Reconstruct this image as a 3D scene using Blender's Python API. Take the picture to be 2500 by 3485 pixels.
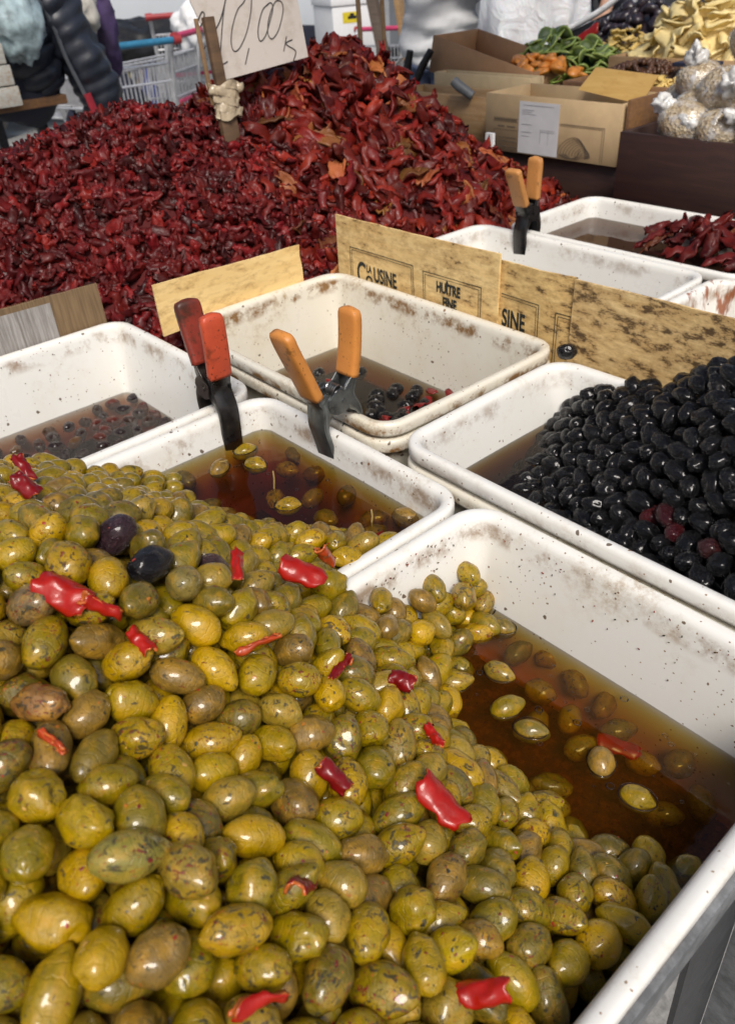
import bpy, bmesh, math, random
import numpy as np
from mathutils import Vector, Matrix, Euler, noise as mnoise

for o in list(bpy.data.objects):
    bpy.data.objects.remove(o, do_unlink=True)
S = bpy.context.scene
COL = S.collection
random.seed(7)
rng = np.random.default_rng(11)
PI = math.pi

# ------------------------------------------------------------------ camera, sky, sun, exposure
CAM_H = .42                                   # camera above the tub rims (rims are z = 0, pavement z = -0.85)
yaw, pitch, roll = math.radians(140.5), math.radians(35.2), math.radians(4.0)
fwd = Vector((math.cos(pitch)*math.cos(yaw), math.cos(pitch)*math.sin(yaw), -math.sin(pitch)))
rgt = fwd.cross(Vector((0, 0, 1))).normalized()
dwn = fwd.cross(rgt)
r0 = rgt*math.cos(roll) + dwn*math.sin(roll)
d0 = -rgt*math.sin(roll) + dwn*math.cos(roll)
cam = bpy.data.cameras.new('camera')
camo = bpy.data.objects.new('camera', cam)
COL.objects.link(camo)
camo.matrix_world = Matrix(((r0.x, -d0.x, -fwd.x, 0), (r0.y, -d0.y, -fwd.y, 0), (r0.z, -d0.z, -fwd.z, CAM_H), (0, 0, 0, 1)))
cam.sensor_fit = 'VERTICAL'
cam.sensor_height = 24
cam.lens = 2700/3485*24
cam.clip_start = .02
cam.clip_end = 200
cam.dof.use_dof = True
cam.dof.focus_distance = .66
cam.dof.aperture_fstop = 8.0
S.camera = camo

SUN_EL, SUN_AZ = math.radians(50), math.radians(-33)      # azimuth from +X towards +Y
w = bpy.data.worlds.new('World')
S.world = w
w.use_nodes = True
nt = w.node_tree
bg = nt.nodes['Background']
sky = nt.nodes.new('ShaderNodeTexSky')
sky.sky_type = 'NISHITA'
sky.sun_disc = False
sky.sun_elevation = SUN_EL
sky.sun_rotation = math.radians(90) - SUN_AZ
sky.air_density = 1.0
sky.dust_density = 4.0
sky.ozone_density = .6
nt.links.new(sky.outputs[0], bg.inputs[0])
bg.inputs[1].default_value = .055
sun = bpy.data.lights.new('sun', 'SUN')
sun.energy = 1.5
sun.angle = math.radians(22)
sun.color = (1, .96, .9)
suno = bpy.data.objects.new('sun', sun)
COL.objects.link(suno)
sd = Vector((math.cos(SUN_EL)*math.cos(SUN_AZ), math.cos(SUN_EL)*math.sin(SUN_AZ), math.sin(SUN_EL)))
suno.rotation_euler = sd.to_track_quat('Z', 'Y').to_euler()
S.view_settings.view_transform = 'Standard'
S.view_settings.look = 'None'
S.view_settings.exposure = 0.93
S.view_settings.gamma = 1.0
S.view_settings.use_curve_mapping = False
S.render.engine = 'CYCLES'
S.cycles.max_bounces = 8
S.cycles.transparent_max_bounces = 16
S.cycles.caustics_reflective = False
S.cycles.caustics_refractive = False

# ------------------------------------------------------------------ helpers
def link(o, parent=None):
    COL.objects.link(o)
    if parent is not None:
        o.parent = parent
    return o

def mesh_of(name, verts, faces, mats=(), smooth=True, midx=None):
    me = bpy.data.meshes.new(name)
    me.from_pydata([tuple(map(float, v)) for v in verts], [], [tuple(int(i) for i in f) for f in faces])
    for m in mats:
        me.materials.append(m)
    if midx is not None:
        me.polygons.foreach_set('material_index', np.array(midx, dtype=np.int32))
    if smooth:
        me.polygons.foreach_set('use_smooth', np.ones(len(me.polygons), dtype=bool))
    me.update()
    return me

def obj(name, me, parent=None, loc=None, rot=None, label=None, cat=None, group=None, kind=None, scale=None):
    o = bpy.data.objects.new(name, me)
    link(o, parent)
    if loc is not None: o.location = loc
    if rot is not None: o.rotation_euler = rot
    if scale is not None: o.scale = scale
    tag(o, label, cat, group, kind)
    return o

def tag(o, label=None, cat=None, group=None, kind=None):
    if label: o['label'] = label
    if cat: o['category'] = cat
    if group: o['group'] = group
    if kind: o['kind'] = kind
    return o

def empty(name, loc, label=None, cat=None, group=None, rot=None):
    return obj(name, None, None, loc, rot, label, cat, group)

class MB:
    """collects primitive shapes that become ONE mesh"""
    def __init__(s): s.v = []; s.f = []; s.m = []
    def add(s, v, f, mi=0):
        b = len(s.v); s.v += [tuple(x) for x in v]; s.f += [tuple(b+i for i in q) for q in f]; s.m += [mi]*len(f)
    def box(s, x0, x1, y0, y1, z0, z1, M=None, mi=0):
        v = [Vector(p) for p in ((x0,y0,z0),(x1,y0,z0),(x1,y1,z0),(x0,y1,z0),(x0,y0,z1),(x1,y0,z1),(x1,y1,z1),(x0,y1,z1))]
        if M is not None: v = [M @ p for p in v]
        s.add(v, [(3,2,1,0),(4,5,6,7),(0,1,5,4),(1,2,6,5),(2,3,7,6),(3,0,4,7)], mi)
    def tube(s, pts, r, n=8, mi=0, cap=True):
        pts = [Vector(p) for p in pts]; rs = r if isinstance(r, (list, tuple)) else [r]*len(pts)
        t = [(pts[min(i+1, len(pts)-1)]-pts[max(i-1, 0)]).normalized() for i in range(len(pts))]
        u = t[0].orthogonal().normalized(); v = []; f = []
        for i, p in enumerate(pts):
            u = (u - t[i]*u.dot(t[i])).normalized(); k = t[i].cross(u)
            for j in range(n):
                a = 2*PI*j/n; v.append(p + (u*math.cos(a)+k*math.sin(a))*rs[i])
        for i in range(len(pts)-1):
            for j in range(n):
                f.append((i*n+j, i*n+(j+1) % n, (i+1)*n+(j+1) % n, (i+1)*n+j))
        if cap: f += [tuple(range(n))[::-1], tuple((len(pts)-1)*n+j for j in range(n))]
        s.add(v, f, mi)
    def ellipsoid(s, c, r, n=12, m=8, M=None, mi=0):
        v = [Vector((0,0,-r[2]))]; f = []
        for i in range(1, m):
            a = -PI/2+PI*i/m
            for j in range(n):
                b = 2*PI*j/n; v.append(Vector((r[0]*math.cos(a)*math.cos(b), r[1]*math.cos(a)*math.sin(b), r[2]*math.sin(a))))
        v.append(Vector((0,0,r[2])))
        for j in range(n): f.append((0, 1+(j+1) % n, 1+j))
        for i in range(m-2):
            for j in range(n): f.append((1+i*n+j, 1+i*n+(j+1) % n, 1+(i+1)*n+(j+1) % n, 1+(i+1)*n+j))
        t = len(v)-1
        for j in range(n): f.append((t, 1+(m-2)*n+j, 1+(m-2)*n+(j+1) % n))
        c = Vector(c)
        v = [(M @ p if M is not None else p)+c for p in v]
        s.add(v, f, mi)
    def build(s, name, mats, parent=None, smooth=False, bevel=0, segs=2, **kw):
        if not isinstance(mats, (list, tuple)): mats = [mats]
        me = mesh_of(name, s.v, s.f, mats, smooth, s.m)
        if bevel:
            bm = bmesh.new(); bm.from_mesh(me)
            bmesh.ops.remove_doubles(bm, verts=bm.verts, dist=1e-6)
            es = [e for e in bm.edges if len(e.link_faces) == 2 and e.calc_face_angle(0) > .6]
            bmesh.ops.bevel(bm, geom=es, offset=bevel, segments=segs, affect='EDGES', profile=.6, clamp_overlap=True)
            bm.to_mesh(me); bm.free()
            me.polygons.foreach_set('use_smooth', np.ones(len(me.polygons), dtype=bool))
            me.set_sharp_from_angle(angle=math.radians(50))
        elif smooth:
            me.set_sharp_from_angle(angle=math.radians(50))
        return obj(name, me, parent, **kw)

# ------------------------------------------------------------------ materials
class NT:
    def __init__(s, name):
        s.mat = bpy.data.materials.new(name); s.mat.use_nodes = True
        s.t = s.mat.node_tree; s.b = s.t.nodes['Principled BSDF']; s.out = s.t.nodes['Material Output']
    def n(s, typ, **kw):
        x = s.t.nodes.new('ShaderNode'+typ)
        for k, v in kw.items(): setattr(x, k, v)
        return x
    def l(s, a, b): s.t.links.new(a, b)
    def set(s, **kw):
        for k, v in kw.items():
            k = k.replace('_', ' ')
            i = s.b.inputs[k]
            if hasattr(v, 'is_output') or isinstance(v, bpy.types.NodeSocket): s.l(v, i)
            else: i.default_value = (*v, 1) if isinstance(v, tuple) and len(v) == 3 and i.type == 'RGBA' else v
    def coords(s, scale=1, rnd=True, stretch=None):
        tc = s.n('TexCoord'); o = tc.outputs['Object']
        if rnd:
            oi = s.n('ObjectInfo'); m = s.n('VectorMath', operation='SCALE'); m.inputs[0].default_value = (37.7, 19.1, 53.3)
            s.l(oi.outputs['Random'], m.inputs['Scale']); a = s.n('VectorMath', operation='ADD')
            s.l(o, a.inputs[0]); s.l(m.outputs[0], a.inputs[1]); o = a.outputs[0]
        if stretch:
            m = s.n('VectorMath', operation='MULTIPLY'); m.inputs[1].default_value = stretch; s.l(o, m.inputs[0]); o = m.outputs[0]
        return o
    def noise(s, vec, scale, detail=4, rough=.55, out='Fac', dist=0):
        x = s.n('TexNoise'); x.inputs['Scale'].default_value = scale; x.inputs['Detail'].default_value = detail
        x.inputs['Roughness'].default_value = rough; x.inputs['Distortion'].default_value = dist; s.l(vec, x.inputs['Vector'])
        return x.outputs[out]
    def voro(s, vec, scale, feature='F1', out='Distance', rand=1):
        x = s.n('TexVoronoi', feature=feature); x.inputs['Scale'].default_value = scale; x.inputs['Randomness'].default_value = rand
        s.l(vec, x.inputs['Vector']); return x.outputs[out]
    def ramp(s, fac, stops, interp='LINEAR'):
        x = s.n('ValToRGB'); x.color_ramp.interpolation = interp; e = x.color_ramp.elements
        while len(e) < len(stops): e.new(.5)
        for i, (p, c) in enumerate(stops):
            e[i].position = p; e[i].color = (*c, 1) if isinstance(c, tuple) else (c, c, c, 1)
        s.l(fac, x.inputs[0]); return x.outputs[0]
    def mix(s, f, a, b, blend='MIX'):
        x = s.n('Mix', data_type='RGBA', blend_type=blend)
        for sock, v in ((x.inputs[0], f), (x.inputs[6], a), (x.inputs[7], b)):
            if isinstance(v, bpy.types.NodeSocket): s.l(v, sock)
            else: sock.default_value = (*v, 1) if isinstance(v, tuple) else v
        return x.outputs[2]
    def math(s, op, a, b=0, clamp=False):
        x = s.n('Math', operation=op, use_clamp=clamp)
        for sock, v in ((x.inputs[0], a), (x.inputs[1], b)):
            if isinstance(v, bpy.types.NodeSocket): s.l(v, sock)
            else: sock.default_value = v
        return x.outputs[0]
    def bump(s, h, strength=.3, dist=.002, prev=None):
        x = s.n('Bump'); x.inputs['Strength'].default_value = strength; x.inputs['Distance'].default_value = dist
        s.l(h, x.inputs['Height'])
        if prev is not None: s.l(prev, x.inputs['Normal'])
        s.l(x.outputs[0], s.b.inputs['Normal']); return x.outputs[0]
    def objcolor(s):
        return s.n('ObjectInfo').outputs['Color']
    def rand(s):
        return s.n('ObjectInfo').outputs['Random']

def simple(name, col, rough=.6, metal=0, var=.15, scale=40, bump=0, coat=0, rnd=True):
    m = NT(name); c = m.coords(rnd=rnd); nz = m.noise(c, scale, 5)
    dark = tuple(x*(1-var) for x in col); lite = tuple(min(1, x*(1+var)) for x in col)
    m.set(Base_Color=m.ramp(nz, [(.3, dark), (.7, lite)]), Metallic=metal, Roughness=m.math('ADD', m.math('MULTIPLY', nz, .25), rough-.12, True))
    if coat: m.set(Coat_Weight=coat, Coat_Roughness=.12)
    if bump: m.bump(nz, bump, .002)
    return m.mat
# ------------------------------------------------------------------ tubs and brine
def plastic_mat(name, base=(.80, .79, .745), dirt=1.0, streak=0.0, low=(.62, .58, .47)):
    m = NT(name); c = m.coords()
    tc = m.n('TexCoord').outputs['Object']
    sp = m.n('SeparateXYZ'); m.l(tc, sp.inputs[0])
    z = sp.outputs[2]
    up = m.n('MapRange', interpolation_type='SMOOTHSTEP'); m.l(z, up.inputs[0])
    up.inputs[1].default_value = -.075; up.inputs[2].default_value = -.012
    big = m.noise(c, 15, 7, .66)
    fine = m.noise(c, 130, 8, .75)
    base_c = m.mix(m.math('MULTIPLY', m.math('SUBTRACT', big, .42, True), 1.0*dirt, True), base, tuple(b*k for b, k in zip(base, (.93, .89, .78))))
    st = m.math('MULTIPLY', m.ramp(big, [(.50, 0.0), (.74, .6)]), m.ramp(fine, [(.44, 0.0), (.62, 1.0)]))
    st = m.math('MULTIPLY', st, m.math('MULTIPLY', m.math('ADD', up.outputs[0], .12), dirt), True)
    col = m.mix(st, base_c, (.33, .20, .075))
    # grime where the rim folds over
    lip = m.n('MapRange', interpolation_type='SMOOTHSTEP'); m.l(z, lip.inputs[0])
    lip.inputs[1].default_value = -.003; lip.inputs[2].default_value = -.012
    lip2 = m.n('MapRange', interpolation_type='SMOOTHSTEP'); m.l(z, lip2.inputs[0])
    lip2.inputs[1].default_value = -.030; lip2.inputs[2].default_value = -.018
    gr = m.math('MULTIPLY', m.math('MULTIPLY', lip.outputs[0], lip2.outputs[0]), m.math('MULTIPLY', m.ramp(m.noise(c, 26, 6, .7), [(.47, 0.0), (.62, 1.0)]), .75*dirt), True)
    col = m.mix(gr, col, (.24, .13, .05))
    # splashed specks
    for sc, th, keep, cc in ((260, .20, .91, (.26, .15, .07)), (70, .14, .86, (.09, .05, .02)), (150, .16, .86, (.16, .07, .02)), (38, .09, .91, (.20, .09, .02))):
        v = m.n('TexVoronoi'); v.inputs['Scale'].default_value = sc
        nv = m.n('TexNoise'); nv.inputs['Scale'].default_value = sc*1.4; m.l(c, nv.inputs['Vector'])
        off = m.n('VectorMath', operation='SCALE'); m.l(nv.outputs['Color'], off.inputs[0]); off.inputs['Scale'].default_value = .5/sc
        ad = m.n('VectorMath', operation='ADD'); m.l(c, ad.inputs[0]); m.l(off.outputs[0], ad.inputs[1]); m.l(ad.outputs[0], v.inputs['Vector'])
        hs = m.n('SeparateColor'); m.l(v.outputs['Color'], hs.inputs[0])
        clus = m.math('MULTIPLY', m.noise(c, 9, 3), .50)
        on = m.math('MULTIPLY', m.math('LESS_THAN', v.outputs['Distance'], th), m.math('GREATER_THAN', m.math('ADD', hs.outputs[0], m.math('SUBTRACT', clus, .25)), keep+.06*(1-dirt)))
        col = m.mix(m.math('MULTIPLY', on, .88), col, cc)
    if streak:
        s2 = m.coords(stretch=(1, 1, .16))
        sn = m.math('MULTIPLY', m.ramp(m.noise(s2, 60, 4, .6), [(.55, 0.0), (.63, 1.0)]), streak)
        col = m.mix(sn, col, (.27, .07, .012))
    m.set(Base_Color=col, Roughness=m.math('ADD', m.math('MULTIPLY', big, .3), .16), Specular_IOR_Level=.5, Subsurface_Weight=.0)
    m.bump(m.noise(c, 90, 3), .05, .001)
    return m.mat

M_plastic = plastic_mat('white_plastic')
M_plastic_dirty = plastic_mat('white_plastic_dirty', base=(.74, .70, .60), dirt=1.7)
M_plastic_clean = plastic_mat('white_plastic_clean', dirt=.6)
M_plastic_streak = plastic_mat('white_plastic_streaked', dirt=1.0, streak=.9)

def rrect(hx, hy, r, n=7, bow=0):
    """rounded rectangle, counter-clockwise; bow swells the long sides a little"""
    p = []
    for cx, cy, a0 in ((1, 1, 0), (-1, 1, 90), (-1, -1, 180), (1, -1, 270)):
        for i in range(n+1):
            a = math.radians(a0+90*i/n); p.append([cx*(hx-r)+r*math.cos(a), cy*(hy-r)+r*math.sin(a)])
    out = []
    for i, q in enumerate(p):          # a few points along each side so it can bow
        out.append(q); q2 = p[(i+1) % len(p)]
        if (i+1) % (n+1) == 0:
            for t in (.2, .4, .6, .8): out.append([q[0]+(q2[0]-q[0])*t, q[1]+(q2[1]-q[1])*t])
    for q in out:
        if bow:
            fx = max(0, 1-(q[0]/hx)**2); fy = max(0, 1-(q[1]/hy)**2)
            q[1] += math.copysign(bow*fx, q[1])*(1 if abs(q[1]) > hy*.8 else 0)
            q[0] += math.copysign(bow*fy, q[0])*(1 if abs(q[0]) > hx*.8 else 0)
    return out

LIP = .0108
def wall_off(z, depth): return -.004-.020*(-z-.012)/(depth-.012)
def make_tray(x0, x1, y0, y1, z, depth, mat, label, rotz=0, bow=.0015, name='plastic_tray', group=None):
    cx, cy = (x0+x1)/2, (y0+y1)/2; hx, hy = (x1-x0)/2-LIP, (y1-y0)/2-LIP
    prof = [(-.040, -depth), (-.030, -depth+.001), (-.0245, -depth+.006), (-.0225, -depth+.014)]
    for t in (.8, .6, .4, .2): prof.append((wall_off(-.012-(depth-.012)*t, depth), -.012-(depth-.012)*t))
    prof += [(-.004, -.012), (-.0030, -.0055), (-.0008, -.0020), (.0022, -.0003), (.0062, 0), (.0082, -.0004), (.0101, -.0020), (.0108, -.0050), (.0108, -.0125), (.0103, -.0148), (.0096, -.0155),
             (.0086, -.0150), (.0080, -.0125), (.0060, -.0120), (.0040, -.0140), (.0000, -.045), (-.0195, -depth+.010), (-.026, -depth-.003)]
    v = []; f = []; n = None
    for off, zz in prof:
        pts = rrect(hx+off, hy+off, max(.010, .024+off), 7, bow); n = len(pts)
        v += [(p[0], p[1], zz) for p in pts]
    for i in range(len(prof)-1):
        for j in range(n):
            f.append((i*n+j, (i+1)*n+j, (i+1)*n+(j+1) % n, i*n+(j+1) % n)[::-1])
    f.append(tuple(range(n))); k = (len(prof)-1)*n
    f.append(tuple(k+j for j in range(n))[::-1])
    o = obj(name, mesh_of(name, v, f, [mat]), None, (cx, cy, z), (0, 0, rotz), label, 'tray', group)
    o['_in'] = (hx, hy, depth); del o['_in']
    return o

def brine_mat(name, absorb, dens, tint, murk, rough=.015, glare=1.0):
    m = NT(name); t = m.t; c = m.coords()
    tr = m.n('BsdfTransparent'); tr.inputs[0].default_value = (1, 1, 1, 1)
    df = m.n('BsdfDiffuse')
    m.l(m.ramp(m.noise(c, 14, 5, .6, dist=.6), [(.3, tuple(x*.6 for x in tint)), (.7, tint)]), df.inputs[0])
    gl = m.n('BsdfGlossy'); gl.inputs['Roughness'].default_value = rough
    b = m.n('Bump'); b.inputs['Strength'].default_value = .12; b.inputs['Distance'].default_value = .002
    m.l(m.noise(c, 30, 2), b.inputs['Height']); m.l(b.outputs[0], gl.inputs['Normal'])
    fr = m.n('Fresnel'); fr.inputs[0].default_value = 1.36
    m1 = m.n('MixShader'); m1.inputs[0].default_value = murk; m.l(tr.outputs[0], m1.inputs[1]); m.l(df.outputs[0], m1.inputs[2])
    m2 = m.n('MixShader'); m.l(m.math('MULTIPLY', fr.outputs[0], glare), m2.inputs[0]); m.l(m1.outputs[0], m2.inputs[1]); m.l(gl.outputs[0], m2.inputs[2])
    m.l(m2.outputs[0], m.out.inputs['Surface'])
    va = m.n('VolumeAbsorption'); va.inputs[0].default_value = (*absorb, 1); va.inputs[1].default_value = dens
    m.l(va.outputs[0], m.out.inputs['Volume'])
    t.nodes.remove(m.b)
    return m.mat

def make_brine(x0, x1, y0, y1, z, depth, zw, mat, label, rotz=0, bow=.0015):
    """liquid filling a tub up to zw below its rim; its sides sit just inside the tub wall"""
    cx, cy = (x0+x1)/2, (y0+y1)/2; hx, hy = (x1-x0)/2-LIP, (y1-y0)/2-LIP
    v = []; f = []; n = 0
    lv = [zw, zw-.012, -depth-.001]
    for i, zz in enumerate(lv):
        off = wall_off(max(zz, -depth), depth)+.0012
        pts = rrect(hx+off, hy+off, max(.010, .024+off), 7, bow); n = len(pts)
        v += [(p[0], p[1], zz-zw) for p in pts]
    for i in range(len(lv)-1):
        for j in range(n): f.append((i*n+j, (i+1)*n+j, (i+1)*n+(j+1) % n, i*n+(j+1) % n))
    f.append(tuple(range(n))); f.append(tuple((len(lv)-1)*n+j for j in range(n))[::-1])
    return obj('brine', mesh_of('brine', v, f, [mat], smooth=False), None, (cx, cy, z+zw), (0, 0, rotz), label, 'brine', None, 'stuff')

TF = (-.402, -.064, -.07, .465, 0, .14)
T2 = (-.735, -.407, -.07, .460, 0, .14)
TL = (-1.092, -.742, -.08, .456, .002, .14)
TM = (-.985, -.543, .482, .778, .010, .14)
TB = (-.522, -.085, .472, .742, .012, .13)
B1 = (-1.0, -.545, .806, 1.142, .0, .13)
B2 = (-.952, -.50, 1.150, 1.418, .0, .12)
B3 = (-.537, -.09, .806, 1.142, .0, .13)
make_tray(*TF, M_plastic, 'front white tub, half heaped with green olives beside open brown brine')
make_tray(*T2, M_plastic, 'white tub of olives with red and orange clamps on its rims')
make_tray(*TL, M_plastic, 'left edge white tub of dark brine with sunken beans behind the red clamp')
make_tray(*TM, M_plastic_dirty, 'white tub of dark brine before the lettered boards', rotz=math.radians(-.8))
make_tray(*TB, M_plastic_clean, 'white tub heaped with shiny black olives')
make_tray(*B1, M_plastic_clean, 'empty looking white tub behind the stained boards with the far clamp on its rim')
make_tray(*B2, M_plastic_clean, 'rearmost white tub with dark red tomato strips in brine')
make_tray(*B3, M_plastic_streak, 'white tub with rusty drips inside at the right edge behind the boards')
make_tray(-.523, -.084, .471, .743, -.010, .13, M_plastic_dirty, 'dirty tub nested under the tub of black olives', name='plastic_tray')
make_tray(-.986, -.542, .481, .779, -.010, .13, M_plastic_dirty, 'dirty tub nested under the one before the lettered boards', rotz=math.radians(-.8))

M_brine_f = brine_mat('brine_amber', (.90, .74, .08), 88, (.095, .042, .006), .26)
M_brine_2 = brine_mat('brine_brown', (.90, .75, .10), 95, (.050, .024, .007), .25)
M_brine_l = brine_mat('brine_plum', (.86, .70, .56), 105, (.050, .022, .014), .18)
M_brine_m = brine_mat('brine_dark', (.84, .72, .52), 115, (.032, .020, .012), .20)
M_brine_b = brine_mat('brine_black', (.78, .60, .25), 130, (.03, .017, .008), .35)
M_brine_r = brine_mat('brine_rear', (.82, .66, .45), 110, (.12, .065, .04), .55)
make_brine(*TF, -.091, M_brine_f, 'clear brown brine in the front tub of olives')
make_brine(*T2, -.034, M_brine_2, 'dark brown brine under the two clamps in the second olive tub')
make_brine(*TL, -.100, M_brine_l, 'plum brown brine over the beans in the left tub')
make_brine(*TM, -.112, M_brine_m, 'grey brown brine in the tub before the lettered boards', rotz=math.radians(-.8))
make_brine(*TB, -.064, M_brine_b, 'black reflecting brine beside the heap of black olives')
make_brine(*B2, -.036, M_brine_r, 'light brown brine beside the tomato strips in the rearmost tub')
# ------------------------------------------------------------------ heaps: surface interpolation, packing, visibility ranking
def rbf(pts, lam=1e-4):
    P = np.array(pts, float); n = len(P)
    def k(d2): return np.where(d2 > 1e-12, .5*d2*np.log(d2+1e-20), 0)
    d2 = ((P[:, None, :2]-P[None, :, :2])**2).sum(-1)
    A = np.zeros((n+3, n+3)); A[:n, :n] = k(d2)+lam*np.eye(n); A[:n, n] = 1; A[:n, n+1:] = P[:, :2]; A[n:, :n] = A[:n, n:].T
    wv = np.linalg.solve(A, np.concatenate([P[:, 2], np.zeros(3)]))
    def h(x, y):
        x = np.asarray(x, float); y = np.asarray(y, float)
        dd = (x[..., None]-P[:, 0])**2+(y[..., None]-P[:, 1])**2
        return k(dd) @ wv[:n]+wv[n]+wv[n+1]*x+wv[n+2]*y
    return h

def grad(h, x, y, e=.01):
    return (h(x+e, y)-h(x-e, y))/(2*e), (h(x, y+e)-h(x, y-e))/(2*e)

def frames(axis, up):
    """rotation matrices with local X along axis and local Z close to up"""
    a = axis/np.linalg.norm(axis, axis=1, keepdims=True)
    b = np.cross(up, a); b /= np.linalg.norm(b, axis=1, keepdims=True)+1e-12
    c = np.cross(a, b)
    return np.stack([a, b, c], axis=2)

def pack(h, inside, keepin, n, a_rng, b_rng, band, its=70, tilt=.45, seed=3, fixed=None):
    """capsules pushed apart until they rest against each other in the upper layers of the heap"""
    g = np.random.default_rng(seed); pos = np.zeros((0, 3))
    while len(pos) < n:
        q = inside(g, n); hz = h(q[:, 0], q[:, 1]); z = hz-.009-band*g.random(len(q))
        pos = np.vstack([pos, np.column_stack([q, z])])
    pos = pos[:n]
    a = g.uniform(*a_rng, n); b = g.uniform(*b_rng, n); a = np.maximum(a, b*1.08)
    big = g.random(n) < .12; a[big] *= 1.08; b[big] *= 1.05
    th = g.uniform(0, 2*PI, n); ax = np.column_stack([np.cos(th), np.sin(th), g.normal(0, tilt, n)])
    ax /= np.linalg.norm(ax, axis=1, keepdims=True)
    sr = np.array([.80, 1, .80])
    for it in range(its):
        c = (a-.80*b)
        d2 = ((pos[:, None]-pos[None])**2).sum(-1)
        ii, jj = np.where(np.triu(d2 < (2*a.max()+.001)**2, 1))
        sph = pos[:, None]+ax[:, None]*c[:, None, None]*np.array([-1, 0, 1])[None, :, None]
        mv = np.zeros_like(pos); tq = np.zeros_like(pos); cnt = np.zeros(n)
        for p in range(3):
            for q in range(3):
                dv = sph[ii, p]-sph[jj, q]; dist = np.linalg.norm(dv, axis=1)+1e-9
                ov = (sr[p]*b[ii]+sr[q]*b[jj])*1.0-dist; k = ov > 0
                if not k.any(): continue
                i2, j2 = ii[k], jj[k]; f = dv[k]/dist[k][:, None]*(ov[k]*.30)[:, None]
                np.add.at(mv, i2, f); np.add.at(mv, j2, -f)
                ra = ax[i2]*(c[i2]*(p-1))[:, None]; rb = ax[j2]*(c[j2]*(q-1))[:, None]
                np.add.at(tq, i2, np.cross(ra, f)); np.add.at(tq, j2, np.cross(rb, -f))
        mv = np.clip(mv, -.004, .004); pos += mv
        ax += np.cross(tq, ax)*900*.5*.6; ax /= np.linalg.norm(ax, axis=1, keepdims=True)
        pos[:, 2] += .0003
        hz = h(pos[:, 0], pos[:, 1]); gx, gy = grad(h, pos[:, 0], pos[:, 1]); sl = 1/np.sqrt(1+gx*gx+gy*gy)
        vert = np.abs(ax[:, 2])*(a-b)+b
        pos[:, 2] = np.clip(pos[:, 2], hz-vert-band*1.05, hz-vert*.92)
        pos = keepin(pos, a, b)
        if fixed is not None:
            for fp, fr in fixed:
                dv = pos-np.array(fp); dd = np.linalg.norm(dv, axis=1)+1e-9; k = dd < fr+b
                pos[k] += dv[k]/dd[k][:, None]*((fr+b[k]-dd[k])*.6)[:, None]
    return pos, ax, a, b

CAMP = np.array([0, 0, CAM_H]); CR = np.array([r0, d0, fwd])
def project(P, W=367, H=512):
    v = (P-CAMP) @ CR.T; zz = np.maximum(v[:, 2], 1e-3); f = 2700/3485*H
    return np.column_stack([W/2+f*v[:, 0]/zz, H/2+f*v[:, 1]/zz]), v[:, 2]
def visible_pixels(P, R):
    """rough count of the pixels each ball shows in the photograph's view"""
    W, H = 367, 512; xy, zz = project(P, W, H); rad = 2700/3485*H*R/np.maximum(zz, .05)
    idb = np.full((H, W), -1); order = np.argsort(-zz)
    for i in order:
        if zz[i] < .05: continue
        x, y, r = xy[i, 0], xy[i, 1], rad[i]
        x0, x1, y0, y1 = int(max(0, x-r)), int(min(W, x+r+1)), int(max(0, y-r)), int(min(H, y+r+1))
        if x0 >= x1 or y0 >= y1: continue
        yy, xx = np.mgrid[y0:y1, x0:x1]; m = (xx-x)**2+(yy-y)**2 <= r*r
        idb[y0:y1, x0:x1][m] = i
    c = np.bincount(idb[idb >= 0], minlength=len(P))
    return c

def join_stuff(name, metas, mats, label, cat, colors=None):
    """many small shapes merged into ONE mesh: metas = list of (verts array, faces list, material indices, 3x3, scale3, pos, colour)"""
    V = []; loops = []; starts = []; totals = []; MI = []; CC = []; off = 0; lo = 0
    for me, R, sc, p, cvec in metas:
        v = (me['v']*sc) @ R.T+p; V.append(v); loops.append(me['l']+off); starts.append(me['s']+lo); totals.append(me['t']); MI.append(me['m'])
        CC.append(np.tile(np.array([*cvec, 1.0]), (len(v), 1))); off += len(v); lo += len(me['l'])
    V = np.vstack(V); L = np.concatenate(loops); ST = np.concatenate(starts); T = np.concatenate(totals); MI = np.concatenate(MI); CC = np.vstack(CC)
    me = bpy.data.meshes.new(name)
    me.vertices.add(len(V)); me.vertices.foreach_set('co', V.ravel())
    me.loops.add(len(L)); me.loops.foreach_set('vertex_index', L.astype(np.int32))
    me.polygons.add(len(ST)); me.polygons.foreach_set('loop_start', ST.astype(np.int32)); me.polygons.foreach_set('loop_total', T.astype(np.int32))
    me.polygons.foreach_set('material_index', MI.astype(np.int32)); me.polygons.foreach_set('use_smooth', np.ones(len(ST), dtype=bool))
    for m in mats: me.materials.append(m)
    me.update(calc_edges=True); me.validate()
    at = me.color_attributes.new('tint', 'FLOAT_COLOR', 'POINT'); at.data.foreach_set('color', CC.ravel())
    return obj(name, me, label=label, cat=cat, kind='stuff')

def raw(me):
    v = np.empty(len(me.vertices)*3); me.vertices.foreach_get('co', v)
    l = np.empty(len(me.loops), dtype=np.int32); me.loops.foreach_get('vertex_index', l)
    s = np.empty(len(me.polygons), dtype=np.int32); t = s.copy(); m = s.copy()
    me.polygons.foreach_get('loop_start', s); me.polygons.foreach_get('loop_total', t); me.polygons.foreach_get('material_index', m)
    return dict(v=v.reshape(-1, 3), l=l, s=s, t=t, m=m)

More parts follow.
